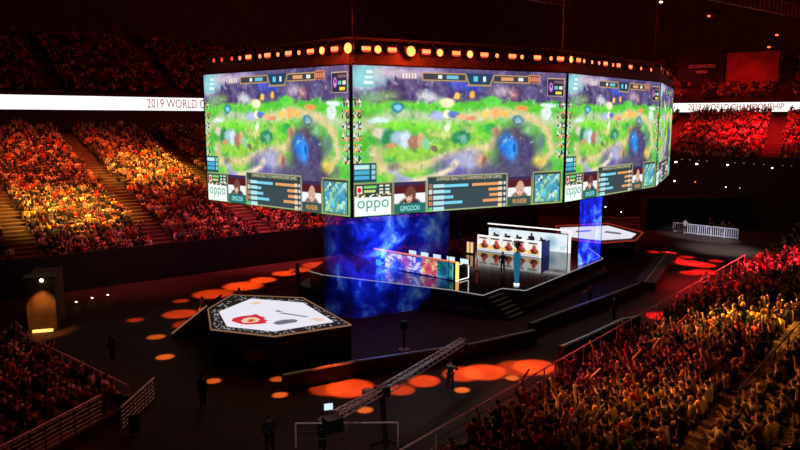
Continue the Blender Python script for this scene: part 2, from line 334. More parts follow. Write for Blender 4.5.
# side icon columns and boxes
for k in range(6):
    v0 = .215+k*.075
    for u0, u1 in ((.958, .998), (.002, .034)):
        cv.mosaic(u0, v0, u1, v0+.055, 7, 4, [(235, 240, 230), (40, 70, 60), (220, 110, 90), (120, 220, 190), (240, 190, 90), (50, 50, 60)], 20+k, .85)
cv.rect(0, .01, .085, .14, (96, 186, 196), .55)
for k, (a, b) in enumerate(((.055, .08), (.05, .08), (.045, .083))): cv.rect(a, .03+k*.035, b, .05+k*.035, (225, 240, 238))
cv.rect(0, .64, .095, .77, (36, 78, 92)); 
for k in range(3): cv.rect(.004, .655+k*.035, .066, .682+k*.035, (70, 170, 205) if k else (190, 230, 235)); cv.rect(.074, .655+k*.035, .09, .682+k*.035, (150, 200, 205))
GOLD = (186, 150, 92)
cv.rect(.29, .03, .49, .085, (62, 62, 74)); cv.rect(.49, .028, .62, .1, (34, 58, 92)); cv.rect(.62, .03, .80, .085, (62, 62, 74)); cv.frame(.29, .03, .49, .088, GOLD); cv.frame(.62, .03, .80, .088, GOLD)
cv.poly([(.485, .028), (.625, .028), (.605, .112), (.505, .112)], (36, 64, 96)); cv.path([(.487, .035), (.505, .11), (.605, .11), (.623, .035)], .006, GOLD, .4)
cv.rect(.36, .045, .38, .072, (230, 240, 235)); cv.rect(.40, .045, .455, .072, (110, 190, 210)); cv.rect(.66, .045, .72, .072, (225, 160, 110)); cv.rect(.745, .045, .77, .072, (230, 230, 225)); cv.rect(.525, .045, .545, .085, (90, 200, 220)); cv.rect(.57, .045, .585, .085, (220, 235, 235))
cv.rect(.80, .022, .86, .085, (120, 62, 60)); cv.frame(.80, .022, .86, .085, (210, 130, 96)); cv.rect(.20, .035, .27, .08, (175, 150, 150), .7)
for k in range(5): cv.rect(.806+k*.011, .037, .813+k*.011, .07, (230, 150, 120)); cv.rect(.205+k*.013, .04, .213+k*.013, .075, (240, 235, 235), .8)
cv.rect(.898, .04, .992, .178, (44, 40, 66)); cv.frame(.898, .04, .992, .178, (200, 168, 140)); cv.ell(.919, .108, .010, .034, (222, 140, 235), .2); cv.ell(.919, .10, .005, .014, (90, 40, 110), .3); cv.rect(.935, .06, .985, .078, (120, 90, 96)); cv.rect(.938, .098, .956, .122, (90, 205, 190)); cv.rect(.962, .098, .98, .122, (225, 235, 220)); cv.rect(.945, .14, .975, .158, (240, 220, 60))
# bottom panel
HV = .775
cv.rect(0, HV, .165, .99, (44, 70, 62)); cv.frame(0, HV, .165, 1, (150, 140, 100)); cv.rect(.004, .90-.035, .155, .998, (238, 248, 244))
cv.rect(.012, .795, .035, .85, (235, 225, 220)); cv.ell(.023, .822, .008, .018, (215, 30, 40), .2); cv.rect(.042, .795, .095, .812, (120, 215, 110)); cv.rect(.042, .825, .09, .842, (205, 215, 120))
for r_ in range(3):
    for q in range(2): cv.rect(.105+q*.027, .79+r_*.024, .122+q*.027, .803+r_*.024, (220, 225, 215))
cv.mosaic(.012, .862-.01, .155, .892-.02, 16, 2, [(240, 240, 230), (60, 70, 60), (225, 190, 110), (44, 60, 56)], 4)
for (a, b, cc, hair_, top_) in ((.170, .306, (34, 110, 104), (110, 66, 60), (52, 48, 50)), (.706, .826, (52, 84, 80), (205, 165, 140), (110, 92, 84))):
    cv.rect(a, HV+.005, b, 1, (236, 236, 238)); cv.rect(a, HV+.005, b, HV+.085, (84, 26, 34)); cv.rect(a, HV+.005, b, HV+.03, (50, 48, 92), .8); w = b-a; x = a+w*.5
    cv.ell(x, .965, w*.40, .075, top_, .12); cv.ell(x-w*.2, .95, w*.05, .03, (205, 200, 190), .3); cv.rect(x-w*.05, .91, x+w*.03, .93, (160, 120, 100)); cv.ell(x+.003, .868, w*.17, .058, hair_, .1); cv.ell(x-.004, .888, w*.105, .036, (232, 186, 160), .12); cv.ell(x-.008, .862, w*.13, .018, hair_, .15); cv.rect(x-.016, .882, x-.009, .889, (70, 44, 40)); cv.rect(x+.001, .882, x+.008, .889, (70, 44, 40)); cv.rect(x-.010, .908, x+.002, .913, (170, 90, 86)); cv.ell(x-.008, .95, w*.1, .03, (150, 120, 110), .4)
    cv.rect(a, .93, b, 1, cc); cv.frame(a-.006, HV, a, 1, (140, 130, 96), .006); cv.frame(b, HV, b+.006, 1, (140, 130, 96), .006)
cv.rect(.312, HV-.03, .70, 1, (46, 66, 70)); cv.rect(.33, .85, .68, 1, (66, 78, 86), .5); cv.frame(.312, HV-.03, .70, 1, (170, 166, 130), .005); cv.rect(.35, HV-.016, .68, HV+.012, (70, 80, 76))
for k, (bl, orr) in enumerate(((.115, .129), (.03, .048), (.044, .043), (.087, .076), (.0, .0))):
    v0 = HV+.03+k*.041; cv.rect(.322, v0, .338, v0+.03, [(150, 110, 96), (225, 200, 190), (200, 130, 90), (220, 120, 60), (80, 210, 120)][k]); cv.rect(.342, v0+.002, .392, v0+.028, (176, 222, 228)); cv.rect(.392, v0+.006, .392+bl, v0+.026, (120, 206, 232))
    cv.rect(.655-orr, v0+.006, .655, v0+.026, (228, 156, 96)); cv.rect(.655, v0+.002, .676, v0+.028, (240, 205, 160)); cv.rect(.68, v0, .695, v0+.03, (60, 66, 86)); cv.ell(.6875, v0+.015, .006, .012, (215, 225, 235), .3)
cv.rect(.834, HV-.03, .993, 1, (50, 62, 54)); cv.frame(.834, HV-.03, .993, 1, (170, 160, 110), .006)
MP = ((cv.U > .846) & (cv.U < .981) & (cv.V > HV-.005) & (cv.V < .985))*1.; q1, q2, q3 = cv.noise(26, 61, octs=2), cv.noise(34, 62, octs=2), cv.noise(30, 63, octs=2)
cv.mix(MP, (70, 140, 145)); cv.mix(MP*np.clip((q1-.5)*9, 0, 1), (40, 76, 84)); cv.mix(MP*np.clip((q2-.53)*10, 0, 1), (215, 240, 235)); cv.mix(MP*np.clip((q3-.56)*10, 0, 1), (150, 205, 130)); cv.mix(MP*np.clip((.42-q3)*10, 0, 1), (60, 150, 200)); cv.path([(.855, .97), (.972, .785)], .012, (190, 225, 215), .5, .7)
cv.ell(.93, .88, .02, .03, (60, 150, 180), .5); cv.ell(.90, .92, .012, .02, (80, 210, 210), .5); cv.rect(.846, HV-.005, .981, .985, (120, 200, 195), .18)
cv.c = cv.c*1.02+2
scr_mesh = cv.mesh('game_display', 1.05)
# lettering meshes shared by all screens, in unit coordinates
oppo_t = text('sponsor_logo', 'oppo', .1, M['oppo'], None, .0005); cap1 = text('caption', 'GIMGOON', .05, M['cap_txt'], None, .0005); cap2 = text('caption', 'WUNDER', .05, M['org_txt'], None, .0005); ttl = text('title', 'DAMAGE DEALT TO CHAMPIONS (OVER GAME)', .03, M['ttl_txt'], None, .0005)
LT = [(oppo_t, .080, .932, .132, .078), (cap1, .238, .964, .085, .036), (cap2, .766, .965, .075, .034), (ttl, .515, HV-.002, .31, .03)]
NAMES = ['left face of the hanging video cube, showing green game map, receding to the left', 'middle face of the hanging video cube, largest, with the oppo panel at bottom left',
         'right face of the hanging video cube, right of the middle one', 'narrow end face of the hanging video cube beside the red crowd']
prot = None; SCR = []
def panel(a, b, label, first=None):
    d = b-a; L = math.hypot(d.x, d.y); rz = math.atan2(d.y, d.x)
    r = tag(empty('video_screen', (a.x, a.y, ZB), rz), label, 'screen', 'faces of the hanging video cube')
    g = .14; H = ZT-ZB
    o = link('display', scr_mesh, r); o.scale = (L-2*g, 1, H-.1); o.location = (g, 0, .05)
    f = MB(); f.box((L/2, .26, H/2), (L, .44, H)).box((g/2, .02, H/2), (g, .06, H)).box((L-g/2, .02, H/2), (g, .06, H)); f.build('frame', M['black'], r)
    for t, u, v, w, h in LT:
        c = t.copy(); COL.objects.link(c); c.parent = r; xs = [q.co.x for q in t.data.vertices]; ys = [q.co.y for q in t.data.vertices]
        c.location = (g+u*(L-2*g), -.012, .05+(1-v)*(H-.1)); c.scale = (w*(L-2*g)/(max(xs)-min(xs)), h*(H-.1)/(max(ys)-min(ys)), 1)
        cy = (max(ys)+min(ys))/2; c.location.z -= cy*c.scale.y
    SCR.append((r, L, rz)); return r
panel(CN[0], CN[1], NAMES[0]); panel(CN[1], CN[2], NAMES[1]); panel(CN[2], CN[3], NAMES[2]); panel(CN[3], CN[4], NAMES[3])
for t, *_ in LT: bpy.data.objects.remove(t)
# drum core behind the faces and the lamp-bearing ring truss above them
bk = [Vector((30, 100, 0)), Vector((16, 104, 0)), Vector((0, 95, 0)), Vector((-12, 78, 0))]
cent = Vector((8, 78, 0))
def inset(p, m=.75): v = Vector((p.x, p.y, 0)); return v+(cent-v).normalized()*m
tag(MB().prism([inset(p) for p in CN], ZB+.3, ZT-.2).build('screen_core', M['black']), 'black core of the hanging video cube, seen below between its faces', 'rig')
ring = tag(empty('lighting_truss', (0, 0, ZT)), 'black ring truss along the top edge of the video cube, carrying lamps', 'truss')
for a, b in zip(CN, CN[1:]):
    d = (b-a).normalized(); nrm = Vector((d.y, -d.x, 0)); A = Vector((a.x, a.y, 0))-nrm*.3; B = Vector((b.x, b.y, 0))-nrm*.3
    f = MB(); rz = math.atan2(d.y, d.x); L = (b-a).length
    f.box(((A+B)/2)+Vector((0, 0, ZT+.48-0)), (L, .25, .86), rz); f.build('fascia', M['fascia'], ring).location.z = -ZT
    t = MB()
    for z in (ZT+1.0, ZT+1.7):
        for off in (0, .7): t.bar(A-nrm*off+Vector((0, 0, z)), B-nrm*off+Vector((0, 0, z)), .05)
    n = int(L/1.0)
    for k in range(n):
        p = A.lerp(B, k/n); q = A.lerp(B, (k+1)/n); z0, z1 = (1.0, 1.7) if k % 2 else (1.7, 1.0)
        t.bar(p+Vector((0, 0, ZT+z0)), q+Vector((0, 0, ZT+z1)), .03, 4)
    t.build('truss_span', M['truss'], ring).location.z = -ZT
lamps = [(214, 63, 'd'), (222, 64, 'd'), (232, 62, 'd'), (240, 61, 's'), (249, 61, 'b'), (260, 60, 's'), (268, 60, 'b'), (278, 59, 's'), (289, 58, 'b'), (299, 57, 's'), (311, 55, 'b'), (322, 54, 'r'), (335, 53, 'b'), (348, 52, 'h'),
 (366, 52, 'b'), (378, 52, 'r'), (392, 53, 'b'), (411, 53, 'h'), (426, 54, 'b'), (440, 55, 'r'), (456, 55, 'b'), (470, 56.5, 'r'), (484, 57, 'b'), (497, 58, 's'), (512, 59, 'b'), (522, 59, 's'), (537, 60, 'b'), (551, 61, 's'), (560, 62, 'b'), (571, 62, 'r'),
 (578, 63, 'b'), (584, 64, 's'), (592, 64.5, 's'), (599, 65, 's'), (605, 65.5, 'b'), (613, 67, 's'), (618, 67, 'b'), (630, 69, 'b'), (641, 70, 's'), (651, 72, 's'), (661, 73, 'd'), (667, 76, 'd')]
def make_lamp(kind):
    r = empty('stage_lamp'); R = {'d': .16, 's': .15, 'b': .22, 'r': .24, 'h': .33}[kind]
    if kind == 'b':
        MB().box((0, .12, 0), (.72, .3, .5)).build('housing', M['black'], r); MB().box((0, -.045, .03), (.62, .04, .24)).build('lens', M['lens'], r)
        MB().box((0, -.045, -.16), (.5, .03, .06)).build('light_strip', M['lens_dim'], r)
    else:
        MB().lathe([(R*.7, -.3), (R*1.1, -.22), (R*1.1, .0)], 14).build('housing', M['black'], r, True).rotation_euler = (PI/2, 0, 0)
        mb = MB(); mb.ball((0, 0, 0), R, (1, .35, 1)); mb.build('lens', M[{'d': 'lens_dim', 's': 'lens', 'r': 'lens_hot', 'h': 'lens_hot'}[kind]], r, True)
    y = MB(); w = .4 if kind == 'b' else R*1.25
    y.box((-w, .12, .08), (.04, .08, .36)).box((w, .12, .08), (.04, .08, .36)).box((0, .12, .27), (2*w+.04, .08, .04)).build('yoke', M['black'], r)
    return r
first = {}
KN = {'d': 'small dim red', 's': 'small round orange', 'b': 'wide bar shaped orange', 'r': 'bright round orange', 'h': 'very bright large round orange'}
for i, (px, py, kd) in enumerate(lamps):
    seg = 0 if px < 350 else 1 if px < 565 else 2 if px < 658 else 3
    a, b = CN[seg], CN[seg+1]; d = (b-a).normalized(); nrm = Vector((d.y, -d.x, 0)); O = a+nrm*.35; r = ray(px, py); C0 = Vector((0, 0, HC))
    t = (O-C0).dot(nrm)/r.dot(nrm); p = C0+r*t; p.z = max(p.z, ZT+.95)
    if kd not in first: o = first[kd] = make_lamp(kd)
    else: o = copy_tree(first[kd])
    o.location = p; o.rotation_euler = (0, 0, math.atan2(d.y, d.x))
    tag(o, f'{KN[kd]} lamp on the truss above the screens, {ordn(i+1)} from the left', 'lamp', 'lamps on the truss above the screens')
    if kd in 'rh' or i % 4 == 0:
        l = bpy.data.lights.new('lamp_glow', 'POINT'); l.energy = {'h': 420, 'r': 60}.get(kd, 12); l.color = (1, .05, .008); l.shadow_soft_size = .3
        lo = bpy.data.objects.new('lamp_glow', l); COL.objects.link(lo); lo.location = p+nrm*.75

# ------------------------------------------------------------------ holo scrims
def scrim_mat():
    m = bpy.data.materials.new('scrim_projection'); m.use_nodes = True; nt = m.node_tree; nt.nodes.clear(); N = nt.nodes.new; L = nt.links.new
    out = N('ShaderNodeOutputMaterial'); mix = N('ShaderNodeMixShader'); tr = N('ShaderNodeBsdfTransparent'); em = N('ShaderNodeEmission')
    tc = N('ShaderNodeTexCoord'); n1 = N('ShaderNodeTexNoise'); n1.inputs['Scale'].default_value = .5; n1.inputs['Detail'].default_value = 8; n1.inputs['Distortion'].default_value = .45; n1.inputs['Roughness'].default_value = .62
    L(tc.outputs['Object'], n1.inputs['Vector']); r = N('ShaderNodeValToRGB'); e = r.color_ramp.elements
    e[0].position = .26; e[0].color = (.004, .003, .08, 1); e[1].position = .74; e[1].color = (.45, .68, 1, 1)
    for p, c in ((.38, (.004, .008, .30, 1)), (.50, (.006, .02, .72, 1)), (.60, (.05, .16, 1, 1))): x = e.new(p); x.color = c
    L(n1.outputs['Fac'], r.inputs[0])
    tr.inputs[0].default_value = (.86, .86, .95, 1)
    at = N('ShaderNodeAttribute'); at.attribute_name = 'Col'; mu = N('ShaderNodeMath'); mu.operation = 'MULTIPLY'; mr = N('ShaderNodeMapRange'); mr.inputs[1].default_value = .36; mr.inputs[2].default_value = .6; mr.inputs[3].default_value = .35; mr.inputs[4].default_value = 1
    L(n1.outputs['Fac'], mr.inputs[0]); L(mr.outputs[0], mu.inputs[0]); L(at.outputs['Fac'], mu.inputs[1])
    L(r.outputs[0], em.inputs[0]); em.inputs[1].default_value = 1.15
    me_ = N('ShaderNodeMath'); me_.operation = 'MULTIPLY'; me_.inputs[1].default_value = 2.1; L(mu.outputs[0], me_.inputs[0]); L(me_.outputs[0], em.inputs[1]); ad = N('ShaderNodeAddShader'); L(tr.outputs[0], ad.inputs[0]); L(em.outputs[0], ad.inputs[1]); L(ad.outputs[0], out.inputs[0]); nt.nodes.remove(mix); return m
M['scrim'] = scrim_mat()
def facet(a, b, z0, z1, dens, nu=40, nz=30):
    co = []; col = []
    for j in range(nz+1):
        for i in range(nu+1):
            p = a.lerp(b, i/nu); z = z0+(z1-z0)*j/nz; co.append((p.x, p.y, z)); col.append([dens(i/nu, j/nz)]*3)
    idx = np.arange((nu+1)*(nz+1)).reshape(nz+1, nu+1); f = np.stack([idx[:-1, :-1], idx[:-1, 1:], idx[1:, 1:], idx[1:, :-1]], -1).reshape(-1, 4)
    return raw_mesh('scrim', np.array(co), f, np.array(col), M['scrim'])
def on_line(a, b, px, z=5):
    r = ray(px, 250); d = b-a; k = r.x/r.y; t = (k*a.y-a.x)/(d.x-k*d.y); return a+d*t
g = lambda x, c, w: math.exp(-((x-c)/w)**2)
c0, c1, r0 = CN[0], CN[1], CN[2]
sA, sB = on_line(c0, c1, 324), on_line(c1, r0, 449)
s1 = tag(empty('projection_scrim'), 'large sheer blue nebula curtain hanging below the middle screen', 'projection screen')
link('gauze', facet(sA, c1, .02, ZB-.02, lambda u, v: .02+.80*u**1.6*(.12+.88*g(v, .64, .26))), s1); link('gauze', facet(c1, sB, .02, ZB-.02, lambda u, v: .05+1.1*g(u, .16, .34)*(.05+.95*g(v, .62, .30))+.25*g(u, .45, .3)*g(v, .85, .2)), s1)
MB().bar((sA.x, sA.y, 0), (sA.x, sA.y, ZB), .03).bar((sB.x, sB.y, 0), (sB.x, sB.y, ZB), .03).build('edge_wire', M['truss'], s1)
sC, sD = on_line(CN[2], CN[3], 578), on_line(CN[2], CN[3], 600.5)
s2 = tag(empty('projection_scrim'), 'narrow bright blue curtain hanging below the right screen', 'projection screen')
link('gauze', facet(sC, sD, 1.52, ZB-.02, lambda u, v: .95), s2); MB().bar((sC.x, sC.y, 1.5), (sC.x, sC.y, ZB), .03).bar((sD.x, sD.y, 1.5), (sD.x, sD.y, ZB), .03).build('edge_wire', M['truss'], s2)

# ------------------------------------------------------------------ stage
ZS = 1.5
SP = [atz(*p, ZS) for p in ((310, 271.5), (323, 275), (450, 290), (483, 295.5), (502, 288.5), (525.5, 290.7), (603, 259))]+[Vector((17.6, 65.5, ZS)), Vector((9, 74, ZS)), Vector((-1, 72, ZS)), Vector((-6.5, 58.5, ZS))]
stage = tag(empty('stage', (5, 58, 0)), 'central black glossy stage with pale edge lines under the hanging screens', 'stage')
def sub(o, off=(5, 58, 0)): o.location = -Vector(off); return o
sub(MB().prism(SP, .02, ZS-.03).build('skirt', M['satin'], stage)); sub(MB().prism(SP, ZS-.03, ZS).build('deck', M['gloss'], stage))
e = MB()
for a, b in zip(SP[:7], SP[1:8]): e.bar(a+Vector((0, 0, .01)), b+Vector((0, 0, .01)), .035, 6)
sub(e.build('edge_light', M['white_edge'], stage))
low = MB(); q = [p+Vector(((p.x-8)*.06, (p.y-60)*.06, 0)) for p in SP]; low.prism(q, .0, .5); sub(low.build('plinth', M['satin'], stage))
# stairs down the front
sa, sb = SP[3], SP[4]; dd = (sb-sa); dd.z = 0; dn = Vector((dd.y, -dd.x, 0)).normalized(); rz = math.atan2(dd.y, dd.x); mid = (sa+sb)/2
st = tag(empty('stair', (mid.x, mid.y, 0)), 'black steps with pale nosings leading up to the stage front', 'stairs')
for k in range(6):
    h = ZS-(k+1)*ZS/7; c = dn*(.2+.32*k); t = MB().box((c.x, c.y, h/2), (2.0, .34, h), rz).build('step', M['stair'], st)
    c2 = dn*(.36+.32*k); MB().box((c2.x, c2.y, h+.008), (1.9, .05, .02), rz).build('nosing', M['step_edge'], t)
# display boards helper
def board(root, name, a, b, z0, z1, canvas_mesh, depth=.12, off=0.012, frame=M['black']):
    """upright display from a to b, facing the left-hand side of travel reversed (towards the viewer when a is left)"""
    L = (b-a).length; rz = math.atan2((b-a).y, (b-a).x); e = empty(name, (a.x, a.y, z0), rz); e.parent = root
    o = link('display', canvas_mesh, e); o.scale = (L, 1, z1-z0); o.location = (0, -off, 0); MB().box((L/2, depth/2, (z1-z0)/2), (L+.1, depth, z1-z0+.1)).build('casing', frame, e); return e
# left desk
c = Canvas(160, 40, (240, 235, 245)); a1, a2 = c.noise(4, 5, 4), c.noise(9, 6, 4)
c.rect(0, 0, .13, 1, (20, 60, 150)); c.mix(((c.U < .13) & (a2 > .5))*1., (90, 190, 220)); c.mix(((c.U > .13) & (c.U < .62))*np.clip((a2-.5)*5, 0, 1), (120, 90, 190)); c.mix(((c.U > .2) & (c.U < .62))*np.clip((a1-.52)*6, 0, 1), (40, 60, 170)); c.ell(.40, .45, .05, .35, (190, 80, 150), .5); c.ell(.30, .7, .08, .25, (40, 50, 140), .5)
c.rect(.62, 0, .81, 1, (236, 150, 110)); c.mix(((c.U > .62) & (c.U < .81))*np.clip((a2-.46)*6, 0, 1), (190, 36, 40)); c.mix(((c.U > .62) & (c.U < .81))*np.clip((.42-a1)*8, 0, 1), (250, 225, 150)); c.ell(.70, .55, .04, .3, (230, 70, 70), .5)
c.rect(.81, 0, 1, 1, (40, 170, 160)); c.mix((c.U > .81)*np.clip((a2-.48)*7, 0, 1), (16, 90, 96)); c.ell(.89, .55, .05, .4, (20, 80, 90), .6)
dl_mesh = c.mesh('champion_art', .95)
dA, dB = atz(376, 266, ZS), atz(455, 281, ZS); dv = (dB-dA).normalized(); dnb = Vector((-dv.y, dv.x, 0)); DL = (dB-dA).length; drz = math.atan2(dv.y, dv.x)
desk = tag(empty('team_desk', (dA.x, dA.y, ZS), drz), 'team desk at stage left with purple, red and teal art panels and orange trim', 'desk')
o = link('display', dl_mesh, desk); o.scale = (DL-.2, 1, 1.22); o.location = (.05, -.05, .08)
MB().box((DL/2, .02, .68), (DL+.1, .1, 1.4)).build('front_panel', M['black'], desk); MB().box((DL/2, -.02, 1.42), (DL+.3, .16, .1)).build('top_trim', M['orange_strip'], desk); MB().box((DL+.22, -.03, .70), (.22, .12, 1.5)).build('end_trim', M['warm_strip'], desk)
MB().box((DL/2, .75, .98), (DL, 1.3, .06)).build('desktop', M['satin'], desk)
w = MB(); w.box((DL+.3, .5, 1.28), (.05, 1.5, .06)).box((DL+.3, 1.25, .7), (.05, .06, 1.2)).box((DL+.3, .5, .1), (.05, 1.5, .06)); w.build('end_frame', M['white_led'], desk)
for i, (px, py) in enumerate(((413, 247), (426, 249.5), (439, 251.5), (453, 254.5), (466.5, 256.5))):
    f = (px-376)/(459-376); p = dA+dv*(f*DL*.97)+dnb*.55
    if i == 0:
        mo = empty('monitor'); MB().box((0, 0, .46), (.84, .07, .44)).build('screen_casing', M['black'], mo); MB().box((0, -.045, .46), (.74, .02, .36)).build('screen', M['monitor'], mo); MB().box((0, .05, .14), (.1, .06, .28)).build('stand', M['black'], mo)
    else: mo = copy_tree(mon0)
    if i == 0: mon0 = mo
    mo.location = (p.x, p.y, ZS+1.01); mo.rotation_euler = (0, 0, drz); tag(mo, f'white lit monitor on the stage left desk, {ordn(i+1)} from the left', 'monitor', 'monitors on the stage left desk')
    # headset stand beside it
la = atz(470, 254, ZS)
ln = tag(empty('light_box', la, drz), 'cream glowing light box with two bright bars behind the stage left desk', 'light box')
MB().box((0, .1, .55), (.85, .2, 1.1)).build('casing', M['satin'], ln); MB().box((-.2, -.02, .6), (.26, .05, .95)).build('glow_bar', M['lantern'], ln); MB().box((.2, -.02, .6), (.26, .05, .95)).build('glow_bar', M['lantern'], ln)
rs = atz(477, 271, ZS); sx = tag(empty('light_post', rs), 'slim red glowing post between the two team desks', 'light post'); MB().box((0, 0, .5), (.12, .1, 1.0)).build('tube', M['red_strip'], sx); MB().box((0, 0, .03), (.3, .3, .06)).build('base', M['black'], sx)
# right desk
c = Canvas(160, 36, (246, 244, 238)); c.rect(0, .62, 1, .86, (250, 205, 120), .8); c.rect(0, .9, 1, 1, (180, 190, 210))
for k in range(5):
    x = .1+.2*k; c.ell(x+.01, .66, .06, .17, (50, 24, 30), .3); c.ell(x+.01, .42, .028, .16, (190, 60, 50), .4); c.ell(x+.03, .6, .03, .12, (200, 70, 50), .5); c.rect(x-.08, .1, x+.06, .2, (70, 50, 60), .8); c.rect(x-.1, 0, x-.095, 1, (150, 140, 150)); c.ell(x-.05, .75, .02, .1, (240, 180, 60), .5)
dr_mesh = c.mesh('player_portraits', 1.05)
rA, rB = atz(478, 249.5, ZS), atz(540, 257.5, ZS); rv = (rB-rA).normalized(); rn = Vector((-rv.y, rv.x, 0)); RL = (rB-rA).length; rrz = math.atan2(rv.y, rv.x)
desk2 = tag(empty('team_desk', (rA.x, rA.y, ZS), rrz), 'white team desk at stage right with five player portraits on its front', 'desk')
RH = 1.35
o = link('display', dr_mesh, desk2); o.scale = (RL, 1, RH); o.location = (0, -.06, .02); MB().box((RL/2, .03, RH/2), (RL+.12, .12, RH+.08)).build('front_panel', M['white_led'], desk2); MB().box((RL/2, .8, 1.0), (RL, 1.4, .06)).build('desktop', M['satin'], desk2); MB().box((RL+.12, .8, RH/2), (.08, 1.4, RH)).build('end_panel', M['blue_body'], desk2)
c = Canvas(120, 30, (232, 244, 250)); a1 = c.noise(4, 8, 4); c.mix(np.clip((a1-.5)*2.5, 0, .6), (180, 205, 220)); c.ell(.80, .5, .07, .3, (120, 160, 190), .6, 0, .7); c.rect(.74, .4, .76, .7, (90, 130, 160), .5)
bA, bB = Vector((8.5, 67.3, ZS)), Vector((15.0, 62.9, ZS)); bd = tag(empty('backdrop_board', (0, 0, 0)), 'long white lit board standing behind the stage right desk', 'board')
b_ = board(bd, 'panel', bA, bB, ZS+.2, ZS+1.84, c.mesh('backdrop_art', 1.0), .2)
BLn = (bB-bA).length; MB().box((BLn/2, .1, .98), (BLn+.4, .12, 2.0)).build('back_panel', M['black'], bd); bd.children[-1].location = (bA.x, bA.y, ZS); bd.children[-1].rotation_euler = (0, 0, math.atan2((bB-bA).y, (bB-bA).x)); fr = MB(); fr.box((BLn/2, -.03, 2.02), (BLn+.2, .1, .1)).box((BLn+.22, -.03, .98), (.2, .12, 2.1)); f_ = fr.build('light_frame', M['white_led'], bd); f_.location = (bA.x, bA.y, ZS); f_.rotation_euler = (0, 0, math.atan2((bB-bA).y, (bB-bA).x))
# trophy on plinth
tp = atz(516.5, 285, ZS)
pl = tag(empty('plinth', tp), 'tall tapering plinth glowing teal at the front of the stage', 'plinth')
MB().lathe([(.20, 0), (.22, .10), (.18, .14)], 8).build('foot', M['white_led'], pl); MB().lathe([(.14, .14), (.24, 1.3), (.29, 2.1), (.22, 2.35)], 8).build('column', M['teal'], pl)
tr = tag(empty('trophy', tp+Vector((0, 0, 2.35))), 'silver trophy cup with two handles standing on the glowing teal plinth', 'trophy')
MB().lathe([(.16, 0), (.16, .06), (.06, .12), (.05, .3), (.14, .4), (.24, .62), (.27, .85), (.23, .87)], 14).build('cup', M['silver'], tr, True)
for s in (-1, 1): MB().bar((s*.2, 0, .5), (s*.38, 0, .68), .025).bar((s*.38, 0, .68), (s*.26, 0, .86), .025).build('handle', M['silver'], tr)

# ------------------------------------------------------------------ team platforms
def polyext(pts, z): return [atz(x, y, z) for x, y in pts]
ZP = 2.0
outer = polyext([(232, 295), (208, 309), (211, 329.5), (274, 336.5), (351, 325), (303, 298)], ZP)[::1]
inner = polyext([(251, 299), (219, 312), (227, 326.6), (274, 331.5), (333.5, 322), (303, 303)], ZP)
pod = tag(empty('team_platform', (-7, 41, 0)), 'six sided black platform with red bird emblem on its white lit top', 'platform')
S = lambda o: sub(o, (-7, 41, 0))
S(MB().prism(outer, 0, ZP-.04).build('skirt', M['satin'], pod)); S(MB().prism(outer, ZP-.04, ZP).build('deck', M['black'], pod))
S(MB().prism(inner, ZP, ZP+.03).build('lit_top', M['lit_floor'], pod))
e = MB()
for a, b in zip(outer, outer[1:]+outer[:1]): e.bar(a, b, .045)
S(e.build('edge_light', M['gold_edge'], pod))
# patterned border between edge and white top
cenI = sum(inner, Vector())/6
bor = MB(); r = random.Random(3)
for a, b, c_, d_ in zip(outer, outer[1:]+outer[:1], inner, inner[1:]+inner[:1]):
    for k in range(26):
        t = r.random(); q = r.uniform(.25, .85); p = a.lerp(b, t).lerp(c_.lerp(d_, t), q); w = r.uniform(.06, .2); h = r.uniform(.03, .09)
        bor.box((p.x, p.y, ZP+.008), (w, h, .012), r.random()*PI)
S(bor.build('border_pattern', M['border'], pod))
def flat(pts_px, z, h=.006): return [atz(x, y, z) for x, y in pts_px]
z1 = ZP+.034
def em(pts, mat, name='emblem', z=z1): return S(MB().prism(flat(pts, z), z, z+.006).build(name, mat, pod))
em([(231.5, 321), (233, 318.5), (238, 317), (245, 315.8), (251, 315.3), (256, 314), (260, 316.2), (266, 317.5), (263.5, 318.8), (268, 320.5), (265, 321.5), (267, 323), (261, 323.8), (254, 324.3), (246, 324.6), (238, 323.2)], M['emblem'])
em([(241, 321.3), (244, 318.5), (250, 317.4), (256, 317.6), (260, 319.6), (257, 322), (250, 323), (244, 322.8)], M['mark_pale'], 'emblem', z1+.008); em([(246, 321.8), (250, 318.5), (254, 318.8), (257, 320.4), (251, 322.2)], M['emblem_gold'], 'emblem', z1+.016); em([(248.5, 321.2), (251, 319.4), (254, 320.2), (251, 321.6)], M['emblem'], 'emblem', z1+.024)
em([(273, 323.6), (276, 321.3), (284, 319.7), (294, 319.3), (298, 320.3), (296, 322.2), (287, 323.6), (279, 324.9)], M['mark_grey'], 'floor_mark')
em([(279, 313.2), (282, 312.6), (308, 316.6), (306.5, 317.3)], M['mark_grey'], 'floor_mark'); em([(274, 311), (278, 310.4), (283, 311.4), (279, 312)], M['mark_grey'], 'floor_mark'); em([(309, 319.6), (316, 317.5), (326, 319), (320, 321.5)], M['mark_pale'], 'floor_mark'); em([(249, 303.6), (256, 301.2), (263, 302.4), (256, 305)], M['mark_pale'], 'floor_mark')
